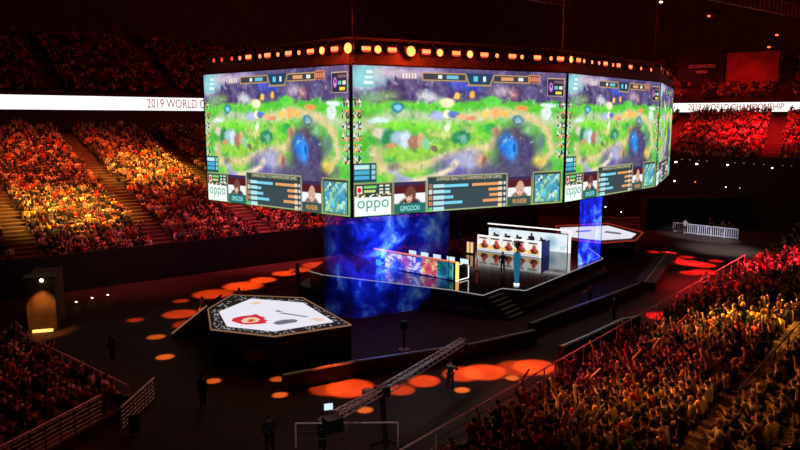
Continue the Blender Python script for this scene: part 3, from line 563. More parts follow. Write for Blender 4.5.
# side ramp with lit edge
rp = [atz(207, 306, ZP), atz(172, 334, .3)]; rp2 = [rp[0]+Vector((.1, 3.2, 0)), rp[1]+Vector((.6, 3.0, 0))]
ram = tag(empty('ramp', (rp[1].x, rp[1].y, 0)), 'narrow black ramp with orange lit edge at left of the emblem platform', 'ramp')
bm = MB(); v = [bm.bm.verts.new(p) for p in (rp[0], rp[1], rp2[1], rp2[0])]; w_ = [bm.bm.verts.new((p.x, p.y, 0)) for p in (rp[0], rp[1], rp2[1], rp2[0])]
bm.bm.faces.new(v); bm.bm.faces.new(w_[::-1])
for i in range(4): bm.bm.faces.new((v[i], w_[i], w_[(i+1) % 4], v[(i+1) % 4]))
sub(bm.build('slope', M['satin'], ram), (rp[1].x, rp[1].y, 0)); sub(MB().bar(rp[0]+Vector((0, -.02, .03)), rp[1]+Vector((0, -.02, .03)), .04).build('edge_light', M['gold_edge'], ram), (rp[1].x, rp[1].y, 0))
# far right platform
o2 = polyext([(556, 226), (608, 223.5), (643, 232.5), (635, 240.5), (600, 243), (560, 238)], 1.7)
i2 = polyext([(560, 228), (608, 226), (636, 234), (631, 238), (600, 240), (562, 236)], 1.7)
pd2 = tag(empty('team_platform', (24, 72, 0)), 'white topped platform at right beyond the blue curtain', 'platform'); S2 = lambda o: sub(o, (24, 72, 0))
S2(MB().prism(o2, 0, 1.68).build('skirt', M['satin'], pd2)); S2(MB().prism(i2, 1.68, 1.74).build('lit_top', M['lit_floor'], pd2)); e = MB()
for a, b in zip(o2, o2[1:]+o2[:1]): e.bar(a, b, .07)
S2(e.build('edge_light', M['red_strip'], pd2))
for pp in ([(606, 231), (622, 233), (620, 234.5), (604, 232.5)], [(575, 231), (590, 230), (592, 231.2), (577, 232.4)]): S2(MB().prism(flat(pp, 1.75), 1.75, 1.757).build('floor_mark', M['mark_grey'], pd2))

# ------------------------------------------------------------------ low barriers
def barrier(pts, h, label, w=.4, mat=M['black'], edge=M['edge']):
    P0 = pts[0]; r = tag(empty('stage_barrier', (P0.x, P0.y, 0)), label, 'barrier')
    b = MB(); t = MB()
    for a, c in zip(pts, pts[1:]):
        d = (c-a); L = math.hypot(d.x, d.y); rz = math.atan2(d.y, d.x); m_ = (a+c)/2
        b.box((m_.x-P0.x, m_.y-P0.y, h/2), (L+.1, w, h), rz); t.box((m_.x-P0.x, m_.y-P0.y, h+.015), (L+.1, .09, .03), rz)
    b.build('body', mat, r); t.build('top_trim', edge, r); return r
hb = .8
barrier([atz(284, 375, hb), atz(355, 361, hb), atz(425, 350.5, hb), atz(470, 344, hb), atz(534, 330, hb)], hb, 'long black barrier with lit top curving in front of the stage')
barrier([atz(531, 323, hb), atz(560, 312, hb), atz(600, 298, hb), atz(639, 283, hb)], hb, 'long black barrier right of the stage, ending near the red pools')
barrier([atz(562, 346, 1.1), atz(590, 334, 1.1), atz(622, 319, 1.1), atz(638, 316, 1.1)], 1.1, 'black waist high wall just in front of the right crowd rail')
barrier([atz(645, 282, .7), atz(668, 252, .7)], .7, 'sloping dark riser box at right with red tint on the arena floor', 1.6)

# ------------------------------------------------------------------ railings
def railing(pts, label, h=1.05, posts=1.6, mids=2, name='railing', mat='rail'):
    P0 = Vector(pts[0]); r = tag(empty(name, P0), label, 'railing'); t = MB(); m = MB()
    for a, b in zip(pts, pts[1:]):
        a = Vector(a)-P0; b = Vector(b)-P0; t.bar(a+Vector((0, 0, h)), b+Vector((0, 0, h)), .035)
        for k in range(mids): z = h*(k+1)/(mids+1); m.bar(a+Vector((0, 0, z)), b+Vector((0, 0, z)), .018, 5)
        L = (b-a).length; n = max(1, int(L/posts))
        for k in range(n+1): p = a.lerp(b, k/n); MB().bar(p, p+Vector((0, 0, h)), .03).build('post', M[mat], r)
    t.build('top_rail', M[mat], r); m.build('mid_rail', M['truss'], r); return r
zr = 1.5
railing([NR.pt(-6, -.12, zr), NR.pt(40, -.12, zr)], 'steel handrail along the front of the right crowd', 1.1, 2.0)
railing([atz(296, 447, 1.0), atz(398, 446, 1.0)], 'steel handrail across the bottom centre in front of the camera crane', .95, 1.5)
railing([NR.pt(5.6, 3.5, NR.tread(4)), NR.pt(7.8, 3.5, NR.tread(4))], 'short handrail in the middle of the right crowd by the aisle', .9, 1.2, 0)
railing([NR.pt(3.9, 8.2, NR.tread(9)), NR.pt(46, 8.2, NR.tread(9))], 'dark handrail along the walkway halfway up the right crowd', .95, 2.5, 1, mat='black')
ra, rb = NL.pt(0, -.12, .95), NL.pt(13.5, -.12, .95)
railing([ra, rb], 'thin handrail along the front of the dim lower left crowd', .55, 2.0, 0)
# slatted stair rails at the lower left
q0, q1 = atz(138, 425, 0), atz(6, 452, 2.2)
def slat_rail(a, b, label, h=1.15):
    r = tag(empty('slatted_railing', a), label, 'railing'); d = b-a; n = 9; s = MB()
    for k in range(n+1):
        p = d*(k/n); MB().bar(p, p+Vector((0, 0, h)), .035).build('post', M['truss'], r)
    for k in range(6):
        z = .15+k*.18; s.bar(Vector((0, 0, z)), d+Vector((0, 0, z)), .03, 5)
    s.build('slats', M['rail'], r); MB().bar(Vector((0, 0, h)), d+Vector((0, 0, h)), .04).build('top_rail', M['rail'], r)
nq = NLP+NLE*1.5; nq.z = .5; nq2 = NLP+NLE*8.5; nq2.z = .5
slat_rail(nq, nq2, 'slatted steel railing below the dim lower left crowd')
g0 = atz(122, 432, 0); slat_rail(g0, g0+Vector((.2, 3.6, 0)), 'short slatted railing by the opening at bottom left', 1.1)
sg = atz(134, 424, .5); tag(MB().box((sg.x, sg.y, sg.z), (.45, .05, .9), .5, .1).build('notice_board', M['grey']), 'small pale tilted notice on the slatted railing at bottom left', 'sign')

# entrance portal at the left
pa, pb = atz(31, 333, 0), atz(55, 331, 0); pv = (pb-pa).normalized(); pn = Vector((-pv.y, pv.x, 0)); prz = math.atan2(pv.y, pv.x); PL = (pb-pa).length
port = tag(empty('entrance_portal', pa, prz), 'dark entrance box at left with orange lit face and glowing strip', 'portal')
MB().box((PL/2, 2.0, 1.7), (PL+.3, 3.8, 3.4)).build('box', M['tier'], port); MB().box((PL/2, -.02, .09), (PL*.85, .12, .16)).build('light_strip', M['warm_strip'], port); MB().box((PL/2, .4, 3.5), (PL+.5, 1.2, .14)).build('canopy', M['black'], port); MB().ball((PL*.62, -.2, 3.38), .11).build('lamp', M['warm_lamp'], port)
lp_ = port.location

# ------------------------------------------------------------------ camera crane
cb = atz(386, 452, 0); crane = tag(empty('camera_crane', cb), 'long camera crane arm reaching over the floor at bottom centre', 'camera crane')
pv_ = aty(382, 391, cb.y)-cb; tip = aty(463, 341, cb.y+6)-cb; tail = aty(336, 415, cb.y-3.2)-cb
MB().bar((0, 0, .25), pv_-Vector((0, 0, .1)), .12, 8).build('column', M['black'], crane)
for k in range(3): a = 2*PI*k/3+.4; MB().bar((0, 0, .55), (math.cos(a)*.8, math.sin(a)*.8, .04), .05).build('leg', M['black'], crane)
MB().box(pv_, (.5, .45, .4), .6).build('pivot_head', M['black'], crane)
def lattice(a, b, w, n):
    m = MB(); d = (b-a).normalized(); s = d.cross(Vector((0, 0, 1))).normalized()*w; u = s.cross(d).normalized()*w
    cs = [s+u, s-u, -s-u, -s+u]
    for c in cs: m.bar(a+c, b+c*.8, .03, 5)
    for k in range(n):
        p, q = a.lerp(b, k/n), a.lerp(b, (k+1)/n)
        for i in range(4): m.bar(p+cs[i], q+cs[(i+1) % 4], .016, 4)
    return m
lattice(pv_, tip, .16, 16).build('arm', M['barrier'], crane); MB().bar(pv_.lerp(tip, .22), tip, .10, 4, .07).build('arm_cover', M['barrier'], crane); lattice(tail, pv_, .14, 7).build('counter_arm', M['rail'], crane)
MB().box(tail+Vector((-.1, -.2, -.25)), (.6, .5, .5), .6).build('counterweight', M['black'], crane); MB().box(tip+Vector((0, .1, -.25)), (.25, .5, .3), .5).build('camera_head', M['black'], crane)
MB().box(tail+Vector((-.25, -.1, .35)), (.3, .05, .22), .3).build('viewfinder', M['monitor'], crane); MB().box(pv_+Vector((-.55, -.45, .1)), (.35, .3, .3), .6).build('control_box', M['grey'], crane)

# ------------------------------------------------------------------ people
def joints(pose):
    J = {}
    sit = pose.startswith('sit')
    if sit:
        b = .52; J.update(pelvis=(0, 0, b), hipL=(-.1, .02, b), hipR=(.1, .02, b), kneeL=(-.13, .42, b+.02), kneeR=(.13, .42, b+.02), ankL=(-.13, .38, .09), ankR=(.13, .38, .09), toeL=(-.14, .54, .05), toeR=(.14, .54, .05)); dz = b-.93; lean = .04
    else:
        J.update(pelvis=(0, 0, .93), hipL=(-.1, 0, .9), hipR=(.1, 0, .9), kneeL=(-.11, .03, .49), kneeR=(.12, .03, .49), ankL=(-.12, -.02, .09), ankR=(.13, -.02, .09), toeL=(-.14, .15, .05), toeR=(.15, .15, .05)); dz = 0; lean = .0
    t = lambda x, y, z: (x, y+lean*(z-.93)*3, z+dz)
    J.update(spine=t(0, 0, 1.1), chest=t(0, .01, 1.30), neck=t(0, 0, 1.47), head=t(0, .03, 1.57), crown=t(0, .03, 1.67), shL=t(-.19, 0, 1.40), shR=t(.19, 0, 1.40))
    A = {'rest': ((-.25, .02, 1.13), (-.24, .14, .9)), 'lap': ((-.26, .06, 1.13), (-.12, .30, 1.02)), 'up': ((-.30, .12, 1.58), (-.26, .14, 1.86)), 'clap': ((-.27, .14, 1.18), (-.05, .36, 1.34)), 'half': ((-.34, .10, 1.2), (-.36, .24, 1.46)), 'desk': ((-.27, .18, 1.16), (-.16, .42, 1.06))}
    L, R = {'sit_lap': ('lap', 'lap'), 'sit_clap': ('clap', 'clap'), 'sit_up': ('up', 'up'), 'sit_wave': ('lap', 'up'), 'sit_half': ('half', 'lap'), 'stand_rest': ('rest', 'rest'), 'stand_up': ('up', 'up'), 'stand_work': ('desk', 'desk'), 'stand_wave': ('rest', 'up'), 'stand_clap': ('clap', 'clap'), 'sit_desk': ('desk', 'desk')}[pose]
    for sd, k, s in (('L', L, 1), ('R', R, -1)):
        e, w_ = A[k]; J['el'+sd] = t(e[0]*s, e[1], e[2]); J['wr'+sd] = t(w_[0]*s, w_[1], w_[2]); d = (Vector(J['wr'+sd])-Vector(J['el'+sd])).normalized(); J['ha'+sd] = tuple(Vector(J['wr'+sd])+d*.09)
    return J
def skin(name, nodes, edges, root=0, sub_=1, mats=(), hands=None):
    me = bpy.data.meshes.new(name); me.from_pydata([n[0] for n in nodes], edges, []); o = bpy.data.objects.new(name, me); COL.objects.link(o)
    o.modifiers.new('skin', 'SKIN'); sm = o.modifiers.new('sub', 'SUBSURF'); sm.levels = sub_; sm.render_levels = sub_
    for i, n in enumerate(nodes):
        d = me.skin_vertices[0].data[i]; rr = n[1]; d.radius = rr if isinstance(rr, tuple) else (rr, rr); d.use_root = i == root
    bpy.context.view_layer.update(); m2 = bpy.data.meshes.new_from_object(o.evaluated_get(bpy.context.evaluated_depsgraph_get())); bpy.data.objects.remove(o); bpy.data.meshes.remove(me)
    m2.name = name; m2.materials.clear()
    for p in m2.polygons: p.use_smooth = True
    return m2
def chain_graph(J, spec, links):
    k = list(spec); return [(J[n], spec[n]) for n in k], [(k.index(a), k.index(b)) for a, b in links]
def merge(meshes, name):
    bm = bmesh.new()
    for m in meshes: bm.from_mesh(m)
    o = bpy.data.meshes.new(name); bm.to_mesh(o); bm.free()
    for p in o.polygons: p.use_smooth = True
    return o
def figure_meshes(pose):
    J = joints(pose)
    spec = dict(pelvis=(.13, .11), spine=(.12, .10), chest=(.15, .11), neck=.058, head=(.080, .095), crown=(.066, .08))
    lk = [('pelvis', 'spine'), ('spine', 'chest'), ('chest', 'neck'), ('neck', 'head'), ('head', 'crown')]
    for s in 'LR':
        spec.update({'sh'+s: .065, 'el'+s: .042, 'wr'+s: .030, 'ha'+s: (.040, .022), 'hip'+s: .092, 'knee'+s: .058, 'ank'+s: .04, 'toe'+s: .036})
        lk += [('chest', 'sh'+s), ('sh'+s, 'el'+s), ('el'+s, 'wr'+s), ('wr'+s, 'ha'+s), ('pelvis', 'hip'+s), ('hip'+s, 'knee'+s), ('knee'+s, 'ank'+s), ('ank'+s, 'toe'+s)]
    n, e = chain_graph(J, spec, lk); parts = [skin('body', n, e)]
    # fingers, nose, ears
    for s, sg_ in (('L', -1), ('R', 1)):
        w_, h = Vector(J['wr'+s]), Vector(J['ha'+s]); d = (h-w_).normalized(); side = d.cross(Vector((0, 1, .3))).normalized(); cu_ = side.cross(d)
        for k, ln_ in enumerate((.075, .09, .085, .065)):
            b = h-d*.02+side*((k-1.5)*.021); parts.append(skin('finger', [(b, .010), (b+d*ln_*.55, .009), (b+d*ln_+cu_*.02, .007)], [(0, 1), (1, 2)], 0, 0))
        b = w_+d*.03; parts.append(skin('thumb', [(b, .012), (b-side*.045*sg_*-1+d*.02, .010), (b-side*.06*sg_*-1+d*.055, .008)], [(0, 1), (1, 2)], 0, 0))
    hd = Vector(J['head']); parts.append(skin('nose', [(hd+Vector((0, .085, .03)), .012), (hd+Vector((0, .112, -.005)), .014)], [(0, 1)], 0, 0))
    for s in (-1, 1): parts.append(skin('ear', [(hd+Vector((s*.078, 0, .02)), (.010, .022)), (hd+Vector((s*.088, -.008, -.02)), (.009, .016))], [(0, 1)], 0, 0))
    body = merge(parts, 'body_'+pose); body.materials.append(M['skin'])
    sp = dict(pelvis=(.158, .135), spine=(.146, .125), chest=(.172, .132), neck=.075); J2 = dict(J); J2['neck'] = tuple(Vector(J['neck'])-Vector((0, 0, .045))); lk = [('pelvis', 'spine'), ('spine', 'chest'), ('chest', 'neck')]
    for s in 'LR': J2['sl'+s] = tuple(Vector(J['el'+s])); J2['cf'+s] = tuple(Vector(J['el'+s]).lerp(Vector(J['wr'+s]), .55)); sp.update({'sh'+s: .086, 'sl'+s: .060, 'cf'+s: .046}); lk += [('chest', 'sh'+s), ('sh'+s, 'sl'+s), ('sl'+s, 'cf'+s)]
    shirt = skin('shirt_'+pose, *chain_graph(J2, sp, lk)); shirt.materials.append(M['cloth'])
    sp = dict(pelvis=(.148, .125)); lk = []
    for s in 'LR': sp.update({'hip'+s: .108, 'knee'+s: .074, 'ank'+s: .056}); lk += [('pelvis', 'hip'+s), ('hip'+s, 'knee'+s), ('knee'+s, 'ank'+s)]
    tro = skin('trousers_'+pose, *chain_graph(J, sp, lk)); tro.materials.append(M['cloth'])
    hm = MB(); c = Vector(J['crown'])+Vector((0, -.018, -.035)); hm.ball(c, .1, (.93, 1.08, 1.0), 14, 10)
    for v in list(hm.bm.verts):
        if v.co.z < c.z-.075 or (v.co.y > c.y+.055 and v.co.z < c.z+.03): hm.bm.verts.remove(v)
    me = bpy.data.meshes.new('hair_'+pose); hm.bm.to_mesh(me); hm.bm.free(); me.materials.append(M['hair'])
    for p in me.polygons: p.use_smooth = True
    return body, shirt, tro, me, J
FIG = {}
def fig(pose):
    if pose not in FIG: FIG[pose] = figure_meshes(pose)
    return FIG[pose]
SKINS = [(.62, .40, .29), (.55, .34, .24), (.45, .27, .18), (.30, .17, .11), (.68, .46, .35)]
HAIRS = [(.02, .015, .012), (.05, .03, .02), (.12, .07, .03), (.35, .24, .10), (.015, .015, .018)]
HN = ['black', 'dark brown', 'brown', 'fair', 'black']
def person(loc, rz, pose, top, bot, label, group=None, hair=None, sk=None, h=1.0):
    b, s, t, hr, J = fig(pose); o = link('person', b); o.location = loc; o.rotation_euler = (0, 0, rz); o.scale = (h, h, h); o.color = (*(sk or random.choice(SKINS)), 1)
    for nm, me, c in (('shirt', s, top), ('trousers', t, bot), ('hair', hr, hair or random.choice(HAIRS))):
        q = link(nm, me, o); q.color = (*c, 1)
    tag(o, label, 'person', group); return o
# low detail crowd figures
def tube(pts, rad, n):
    V, F = [], []
    for i, (p, r) in enumerate(zip(pts, rad)):
        p = Vector(p); d = (Vector(pts[min(i+1, len(pts)-1)])-Vector(pts[max(i-1, 0)])).normalized(); q = d.to_track_quat('Z', 'Y')
        for k in range(n): V.append(tuple(p+q @ Vector((r*math.cos(2*PI*k/n), r*math.sin(2*PI*k/n), 0))))
    for i in range(len(pts)-1):
        for k in range(n): a, b = i*n+k, i*n+(k+1) % n; F += [(a, b, b+n), (a, b+n, a+n)]
    for k in range(1, n-1): F += [(0, k+1, k), ((len(pts)-1)*n, (len(pts)-1)*n+k, (len(pts)-1)*n+k+1)]
    return V, F
def lowfig(pose, fine):
    J = joints(pose); V, F, C = [], [], []     # C: 0 top 1 skin 2 trousers 3 hair
    def add(v, f, c): k = len(V); V.extend(v); F.extend([tuple(i+k for i in t) for t in f]); C.extend([c]*len(v))
    add(*tube([Vector(J['pelvis'])-Vector((0, 0, .1)), J['pelvis'], J['spine'], J['chest'], Vector(J['chest']).lerp(Vector(J['neck']), .6), J['neck']], [.12, .155, .14, .175, .14, .06], 7 if fine else 6), 0)
    bm = bmesh.new(); bmesh.ops.create_icosphere(bm, subdivisions=2 if fine else 1, radius=.115, matrix=Matrix.Translation(Vector(J['head']).lerp(Vector(J['crown']), .35)) @ Matrix.Diagonal((.85, .98, 1.15, 1)))
    bm.verts.ensure_lookup_table(); hv = [tuple(v.co) for v in bm.verts]; hf = [tuple(v.index for v in f.verts) for f in bm.faces]; bm.free(); k = len(C); add(hv, hf, 1); hz = J['head'][2]
    for i, v in enumerate(hv):
        if v[1] < J['head'][1]-.03 or v[2] > hz+.09: C[k+i] = 3
    for s in 'LR':
        add(*tube([J['sh'+s], J['el'+s], Vector(J['el'+s]).lerp(Vector(J['wr'+s]), .5)], [.075, .055, .045], 5), 0); add(*tube([Vector(J['el'+s]).lerp(Vector(J['wr'+s]), .45), J['wr'+s], J['ha'+s], Vector(J['ha'+s])+(Vector(J['ha'+s])-Vector(J['wr'+s]))*.8], [.038, .032, .045, .02], 5 if fine else 4), 1)
        add(*tube([J['hip'+s], J['knee'+s], J['ank'+s], J['toe'+s]], [.1, .075, .055, .04], 5 if fine else 4), 2)
    return np.array(V, np.float32), np.array(F, np.int32), np.array(C)
TOPS = [('black', (.015, .015, .018)), ('charcoal', (.05, .05, .055)), ('dark red', (.22, .02, .02)), ('red', (.5, .04, .04)), ('white', (.72, .70, .66)), ('grey', (.25, .25, .26)), ('mustard', (.62, .36, .05)), ('yellow', (.75, .55, .08)), ('navy', (.03, .04, .12)), ('teal', (.03, .22, .25)), ('beige', (.5, .38, .25)), ('brown', (.16, .08, .04))]
TOPS = [(a, tuple(v*.72 for v in c)) for a, c in TOPS]
TW = [36, 20, 9, 8, 8, 9, 5, 4, 8, 2, 6, 5]
BOTS = [(.02, .02, .03), (.04, .05, .09), (.08, .07, .06), (.015, .015, .015)]
def crowd_batch(items, fine, seed):
    """items: (loc, rz); returns verts, faces, colours of many low detail people"""
    r = np.random.default_rng(seed); poses = ['sit_lap', 'sit_clap', 'sit_up', 'sit_wave', 'sit_half', 'stand_clap', 'stand_up']; w = np.array([.42, .22, .035, .09, .15, .06, .02]); prot = [lowfig(p, fine) for p in poses]
    VV, FF, CC = [], [], []; base = 0; pk = r.choice(len(poses), len(items), p=w/w.sum())
    tw = np.array(TW, float)/sum(TW); tc = np.array([c for _, c in TOPS])
    for pi_, (V, F, C) in enumerate(prot):
        ids = np.nonzero(pk == pi_)[0]
        if not len(ids): continue
        n = len(ids); loc = np.array([tuple(items[i][0]) for i in ids]); rz = np.array([items[i][1] for i in ids])+r.normal(0, .22, n); sc = r.normal(1 if fine else .93, .06, n); hs = r.uniform(.93, 1.08, n)
        cz, sz = np.cos(rz), np.sin(rz); X = V[None, :, 0]*sc[:, None]; Y = V[None, :, 1]*sc[:, None]; Z = V[None, :, 2]*(hs*sc)[:, None]
        lean = r.normal(0, .05, n)[:, None]; X = X+lean*Z
        P = np.stack([X*cz[:, None]-Y*sz[:, None]+loc[:, None, 0], X*sz[:, None]+Y*cz[:, None]+loc[:, None, 1], Z+loc[:, None, 2]], -1)
        cols = np.zeros((n, 4, 3)); cols[:, 0] = tc[r.choice(len(TOPS), n, p=tw)]*r.uniform(.7, 1.2, (n, 1)); cols[:, 1] = np.array(SKINS)[r.integers(0, 5, n)]; cols[:, 2] = np.array(BOTS)[r.integers(0, 4, n)]; cols[:, 3] = np.array(HAIRS)[r.integers(0, 5, n)]
        CC.append(cols[:, C].reshape(-1, 3)); FF.append((F[None]+(np.arange(n)*len(V))[:, None, None]+base).reshape(-1, 3)); VV.append(P.reshape(-1, 3)); base += n*len(V)
    return np.concatenate(VV), np.concatenate(FF), np.concatenate(CC)
def inview(p, mg=12):
    x, y = proj((p.x, p.y, p.z+.8)); return -mg < x < 800+mg and -mg < y < 450+mg+10
stuff = []
nr = [q for q in NR.spots(.60, .08, 5, .93) if inview(q[2], 6)]
nr.sort(key=lambda q: (q[2]-Vector((0, 0, HC))).length)
NEAR = 262
ind, rest = nr[:NEAR], nr[NEAR:]
stuff.append(([(q[2], NR.facing()) for q in rest if (q[2]-Vector((0, 0, HC))).length < 48], True)); stuff.append(([(q[2], NR.facing()) for q in rest if (q[2]-Vector((0, 0, HC))).length >= 48], False))
nl = [q for q in NL.spots(.62, .08, 6, .93) if inview(q[2], 6) and nl_in(q[2])]; stuff.append(([(q[2], NL.facing()) for q in nl], True))
for st_, sd, fl in ((LS, 7, .97), (FR, 8, .95), (UL, 9, .8), (UR, 10, .8)):
    stuff.append(([(q[2], st_.facing()) for q in st_.spots(.52, .07, sd, fl) if inview(q[2], 8) and not (st_ is LS and proj(q[2])[0] > 560)], False))
VV, FF, CC = [], [], []; base = 0
for k, (it, fine) in enumerate(stuff):
    if not it: continue
    v, f, c = crowd_batch(it, fine, 100+k); VV.append(v); FF.append(f+base); CC.append(c); base += len(v)
cm = raw_mesh('crowd', np.concatenate(VV), np.concatenate(FF), np.concatenate(CC), M['crowd']); print('crowd', sum(len(s_[0]) for s_ in stuff), base)
tag(link('spectator_crowd', cm), 'packed rows of spectators in all the stands beyond the nearest three hundred', 'crowd', None, 'stuff')
# nearest spectators, one by one
rows = {}
for q in ind: rows.setdefault(q[0], []).append(q)
POS = [('sit_lap', 'seated'), ('sit_clap', 'clapping'), ('sit_up', 'cheering arms-up'), ('sit_wave', 'waving'), ('sit_half', 'gesturing'), ('stand_clap', 'standing clapping'), ('stand_up', 'standing arms-up')]
PW = [40, 22, 4, 12, 15, 5, 2]; R2 = random.Random(21); waves = []
visible_rows = sorted(rows)
for rn_, i in enumerate(visible_rows):
    rows[i].sort(key=lambda q: proj(q[2])[0])
    for k, q in enumerate(rows[i]):
        ps, pn_ = R2.choices(POS, PW)[0]; tn, tcol = R2.choices(TOPS, TW)[0]; hk = R2.randrange(5)
        o = person(q[2], NR.facing()+R2.gauss(0, .2), ps, tcol, R2.choice(BOTS), f'{pn_} person in {tn} top, {ordn(k+1)} from left in row {ordn(i+1)} above front rail', 'nearest spectators in the right stand', HAIRS[hk], R2.choice(SKINS), R2.uniform(.94, 1.06))
        if ps in ('sit_wave', 'stand_up', 'sit_up'): waves.append((o, ps, k, i))
# inflatable cheer sticks held in raised hands
SK = [('white', (.8, .76, .68)), ('yellow', (.8, .6, .2)), ('red', (.7, .12, .08))]
st0 = None
for j, (o, ps, k, i) in enumerate(waves[::1][:26]):
    J = fig(ps)[4]; h = Vector(J['haR'])*o.scale[0]; wp = o.location+Matrix.Rotation(o.rotation_euler.z, 3, 'Z') @ h
    if st0 is None: s = MB().lathe([(.02, -.12), (.04, -.08), (.045, .0), (.05, .45), (.03, .54)], 8).build('cheer_stick', M['stick'], None, True); st0 = s
    else: s = st0.copy(); COL.objects.link(s)
    nm, cc = SK[R2.choices([0, 1, 2], [5, 3, 3])[0]]; s.color = (*cc, 1); s.location = wp; s.rotation_euler = (R2.uniform(-.7, .7), R2.uniform(-.7, .7), 0)
    tag(s, f'{nm} cheer stick raised by the {ordn(k+1)} person from left in row {ordn(i+1)}', 'cheer stick', 'cheer sticks in the right stand')
# people on stage and floor
DK = (.012, .012, .014)
def floor_person(px, py, z, pose, top, bot, label, face=None, h=1.0, **k):
    p = atz(px, py, z); rz = face if face is not None else random.uniform(-PI, PI); return person(p, rz, pose, top, bot, label, None, h=h, **k)
G = floor_person
G(113, 362, 0, 'stand_rest', DK, DK, 'person in black standing alone on the open floor at left', 2.4)
G(203, 408, 0, 'stand_rest', DK, DK, 'person in black standing on the dark floor near the bottom left', -2.0)
G(450, 392, 0, 'stand_work', DK, DK, 'camera operator in black standing under the crane tip', -.6)
G(270, 455, 0, 'stand_rest', (.08, .08, .1), DK, 'person in grey at the bottom edge left of the crane', .4)
G(322, 452, .0, 'stand_work', DK, DK, 'crane operator in black behind the counterweight', -.7)
G(614, 321, 0, 'stand_rest', (.06, .03, .03), DK, 'person in dark clothes standing between the right barriers', 1.0)
G(590, 306, 0, 'stand_work', (.2, .05, .05), DK, 'person in dark red behind the right barrier', 1.2)
G(678, 317, 0, 'stand_rest', (.4, .1, .1), (.5, .25, .2), 'person in red light with pale trousers near the right crowd', 1.8)
G(705, 294, 0, 'stand_work', (.6, .25, .2), DK, 'person in red lit pale jacket by the end of the right crowd', 2.2)
G(240, 312, 0, 'stand_rest', (.3, .18, .14), (.2, .12, .1), 'person standing beyond the emblem platform among orange pools', 3.0)
G(298, 284, 0, 'stand_work', DK, DK, 'person in black at the foot of the left stage corner', 2.0)
G(203, 322, 0, 'stand_rest', DK, DK, 'person in black beside the platform ramp', 2.0)
G(445, 252, ZS, 'stand_rest', DK, DK, 'left of two people in black standing on stage behind the desk', 3.0)
G(459.5, 250, ZS, 'stand_work', DK, DK, 'right of two people in black standing on stage behind the desk', 3.1)
G(502.5, 273, ZS, 'stand_rest', DK, DK, 'person in black standing before the portrait desk', 0.2, h=.98)
p = rA+rv*(RL*.70)+rn*2.0; person(p, rrz+PI, 'stand_rest', (.12, .13, .15), DK, 'person in grey standing behind the seated players')
JC = [(.5, .5, .52), (.3, .3, .33)]
ch0 = None
for k in range(5):
    p = rA+rv*(RL*(.12+.19*k))+rn*1.75; person(p+rn*0, rrz+PI, 'sit_desk', (.25, .25, .28), DK, f'seated player behind the portrait desk, {ordn(k+1)} from the left', 'players behind the portrait desk', h=1.12)
    if ch0 is None:
        ch0 = empty('gaming_chair'); MB().box((0, 0, .44), (.5, .5, .1)).build('seat', M['satin'], ch0); MB().box((0, -.26, .85), (.48, .1, .8)).build('backrest', M['satin'], ch0); MB().lathe([(.3, .0), (.3, .04), (.04, .08), (.04, .4)], 8).build('base', M['black'], ch0); chx = ch0
    else: chx = copy_tree(ch0)
    chx.location = (p.x, p.y, ZS); chx.rotation_euler = (0, 0, rrz+PI); tag(chx, f'black gaming chair behind the portrait desk, {ordn(k+1)} from the left', 'chair', 'chairs behind the portrait desk')

# ------------------------------------------------------------------ far right production area
def fence(a, b, label):
    r = tag(empty('crowd_barrier', a, math.atan2((b-a).y, (b-a).x)), label, 'barrier', 'white lit barriers at the far right'); L = (b-a).length; f = MB(); s = MB()
    f.bar((0, 0, 1.15), (L, 0, 1.15), .05).bar((0, 0, .12), (L, 0, .12), .05).bar((0, 0, 0), (0, 0, 1.15), .05).bar((L, 0, 0), (L, 0, 1.15), .05)
    n = int(L/.22)
    for k in range(1, n): s.bar((L*k/n, 0, .12), (L*k/n, 0, 1.15), .04, 4)
    f.build('frame', M['barrier'], r); s.build('bars', M['barrier'], r)
F0, F1 = atz(673, 232, 0), atz(738, 239.5, 0); nF = 5
for k in range(nF): fence(F0.lerp(F1, k/nF), F0.lerp(F1, (k+.96)/nF), f'white lit barrier panel at far right, {ordn(k+1)} from the left')
E0, E1 = atz(600, 226, 0), atz(640, 227, 0)
for k in range(3): fence(E0.lerp(E1, k/3), E0.lerp(E1, (k+.96)/3), f'dim barrier panel left of the bright ones beyond the white platform, {ordn(k+1)} from left')
for k, (px, py, cc) in enumerate(((690, 236, (.3, .3, .35)), (715, 234, (.06, .06, .08)), (728, 236, (.4, .4, .45)), (672, 230, (.5, .3, .2)), (735, 237, (.05, .05, .06)))):
    p = atz(px, py, 0)+Vector((0, 1.6, 0)); person(p, PI+.3*k, 'stand_work', cc, DK, f'crew member behind the white barriers at far right, {["second", "third", "fourth", "leftmost", "rightmost"][k]} of five' if k < 3 else f'crew member behind the white barriers at far right, {["", "", "", "leftmost", "rightmost"][k]} of five', 'crew behind the white barriers')
def work_lamp(px, py, y, kind, label, sz=.16, grp=None):
    p = aty(px, py, y); r = tag(empty('work_lamp', p), label, 'lamp', grp); MB().box((0, .15, 0), (sz*2.6, .2, sz*1.8)).build('housing', M['black'], r); MB().box((0, .03, 0), (sz*2.2, .05, sz*1.2), 0, .0).build('lens', M[kind], r)
def wall_y(px):                          # the drape's own distance behind a sight column
    s_ = s_at(FR, -.5, px); return FR.pt(s_, -.5).y
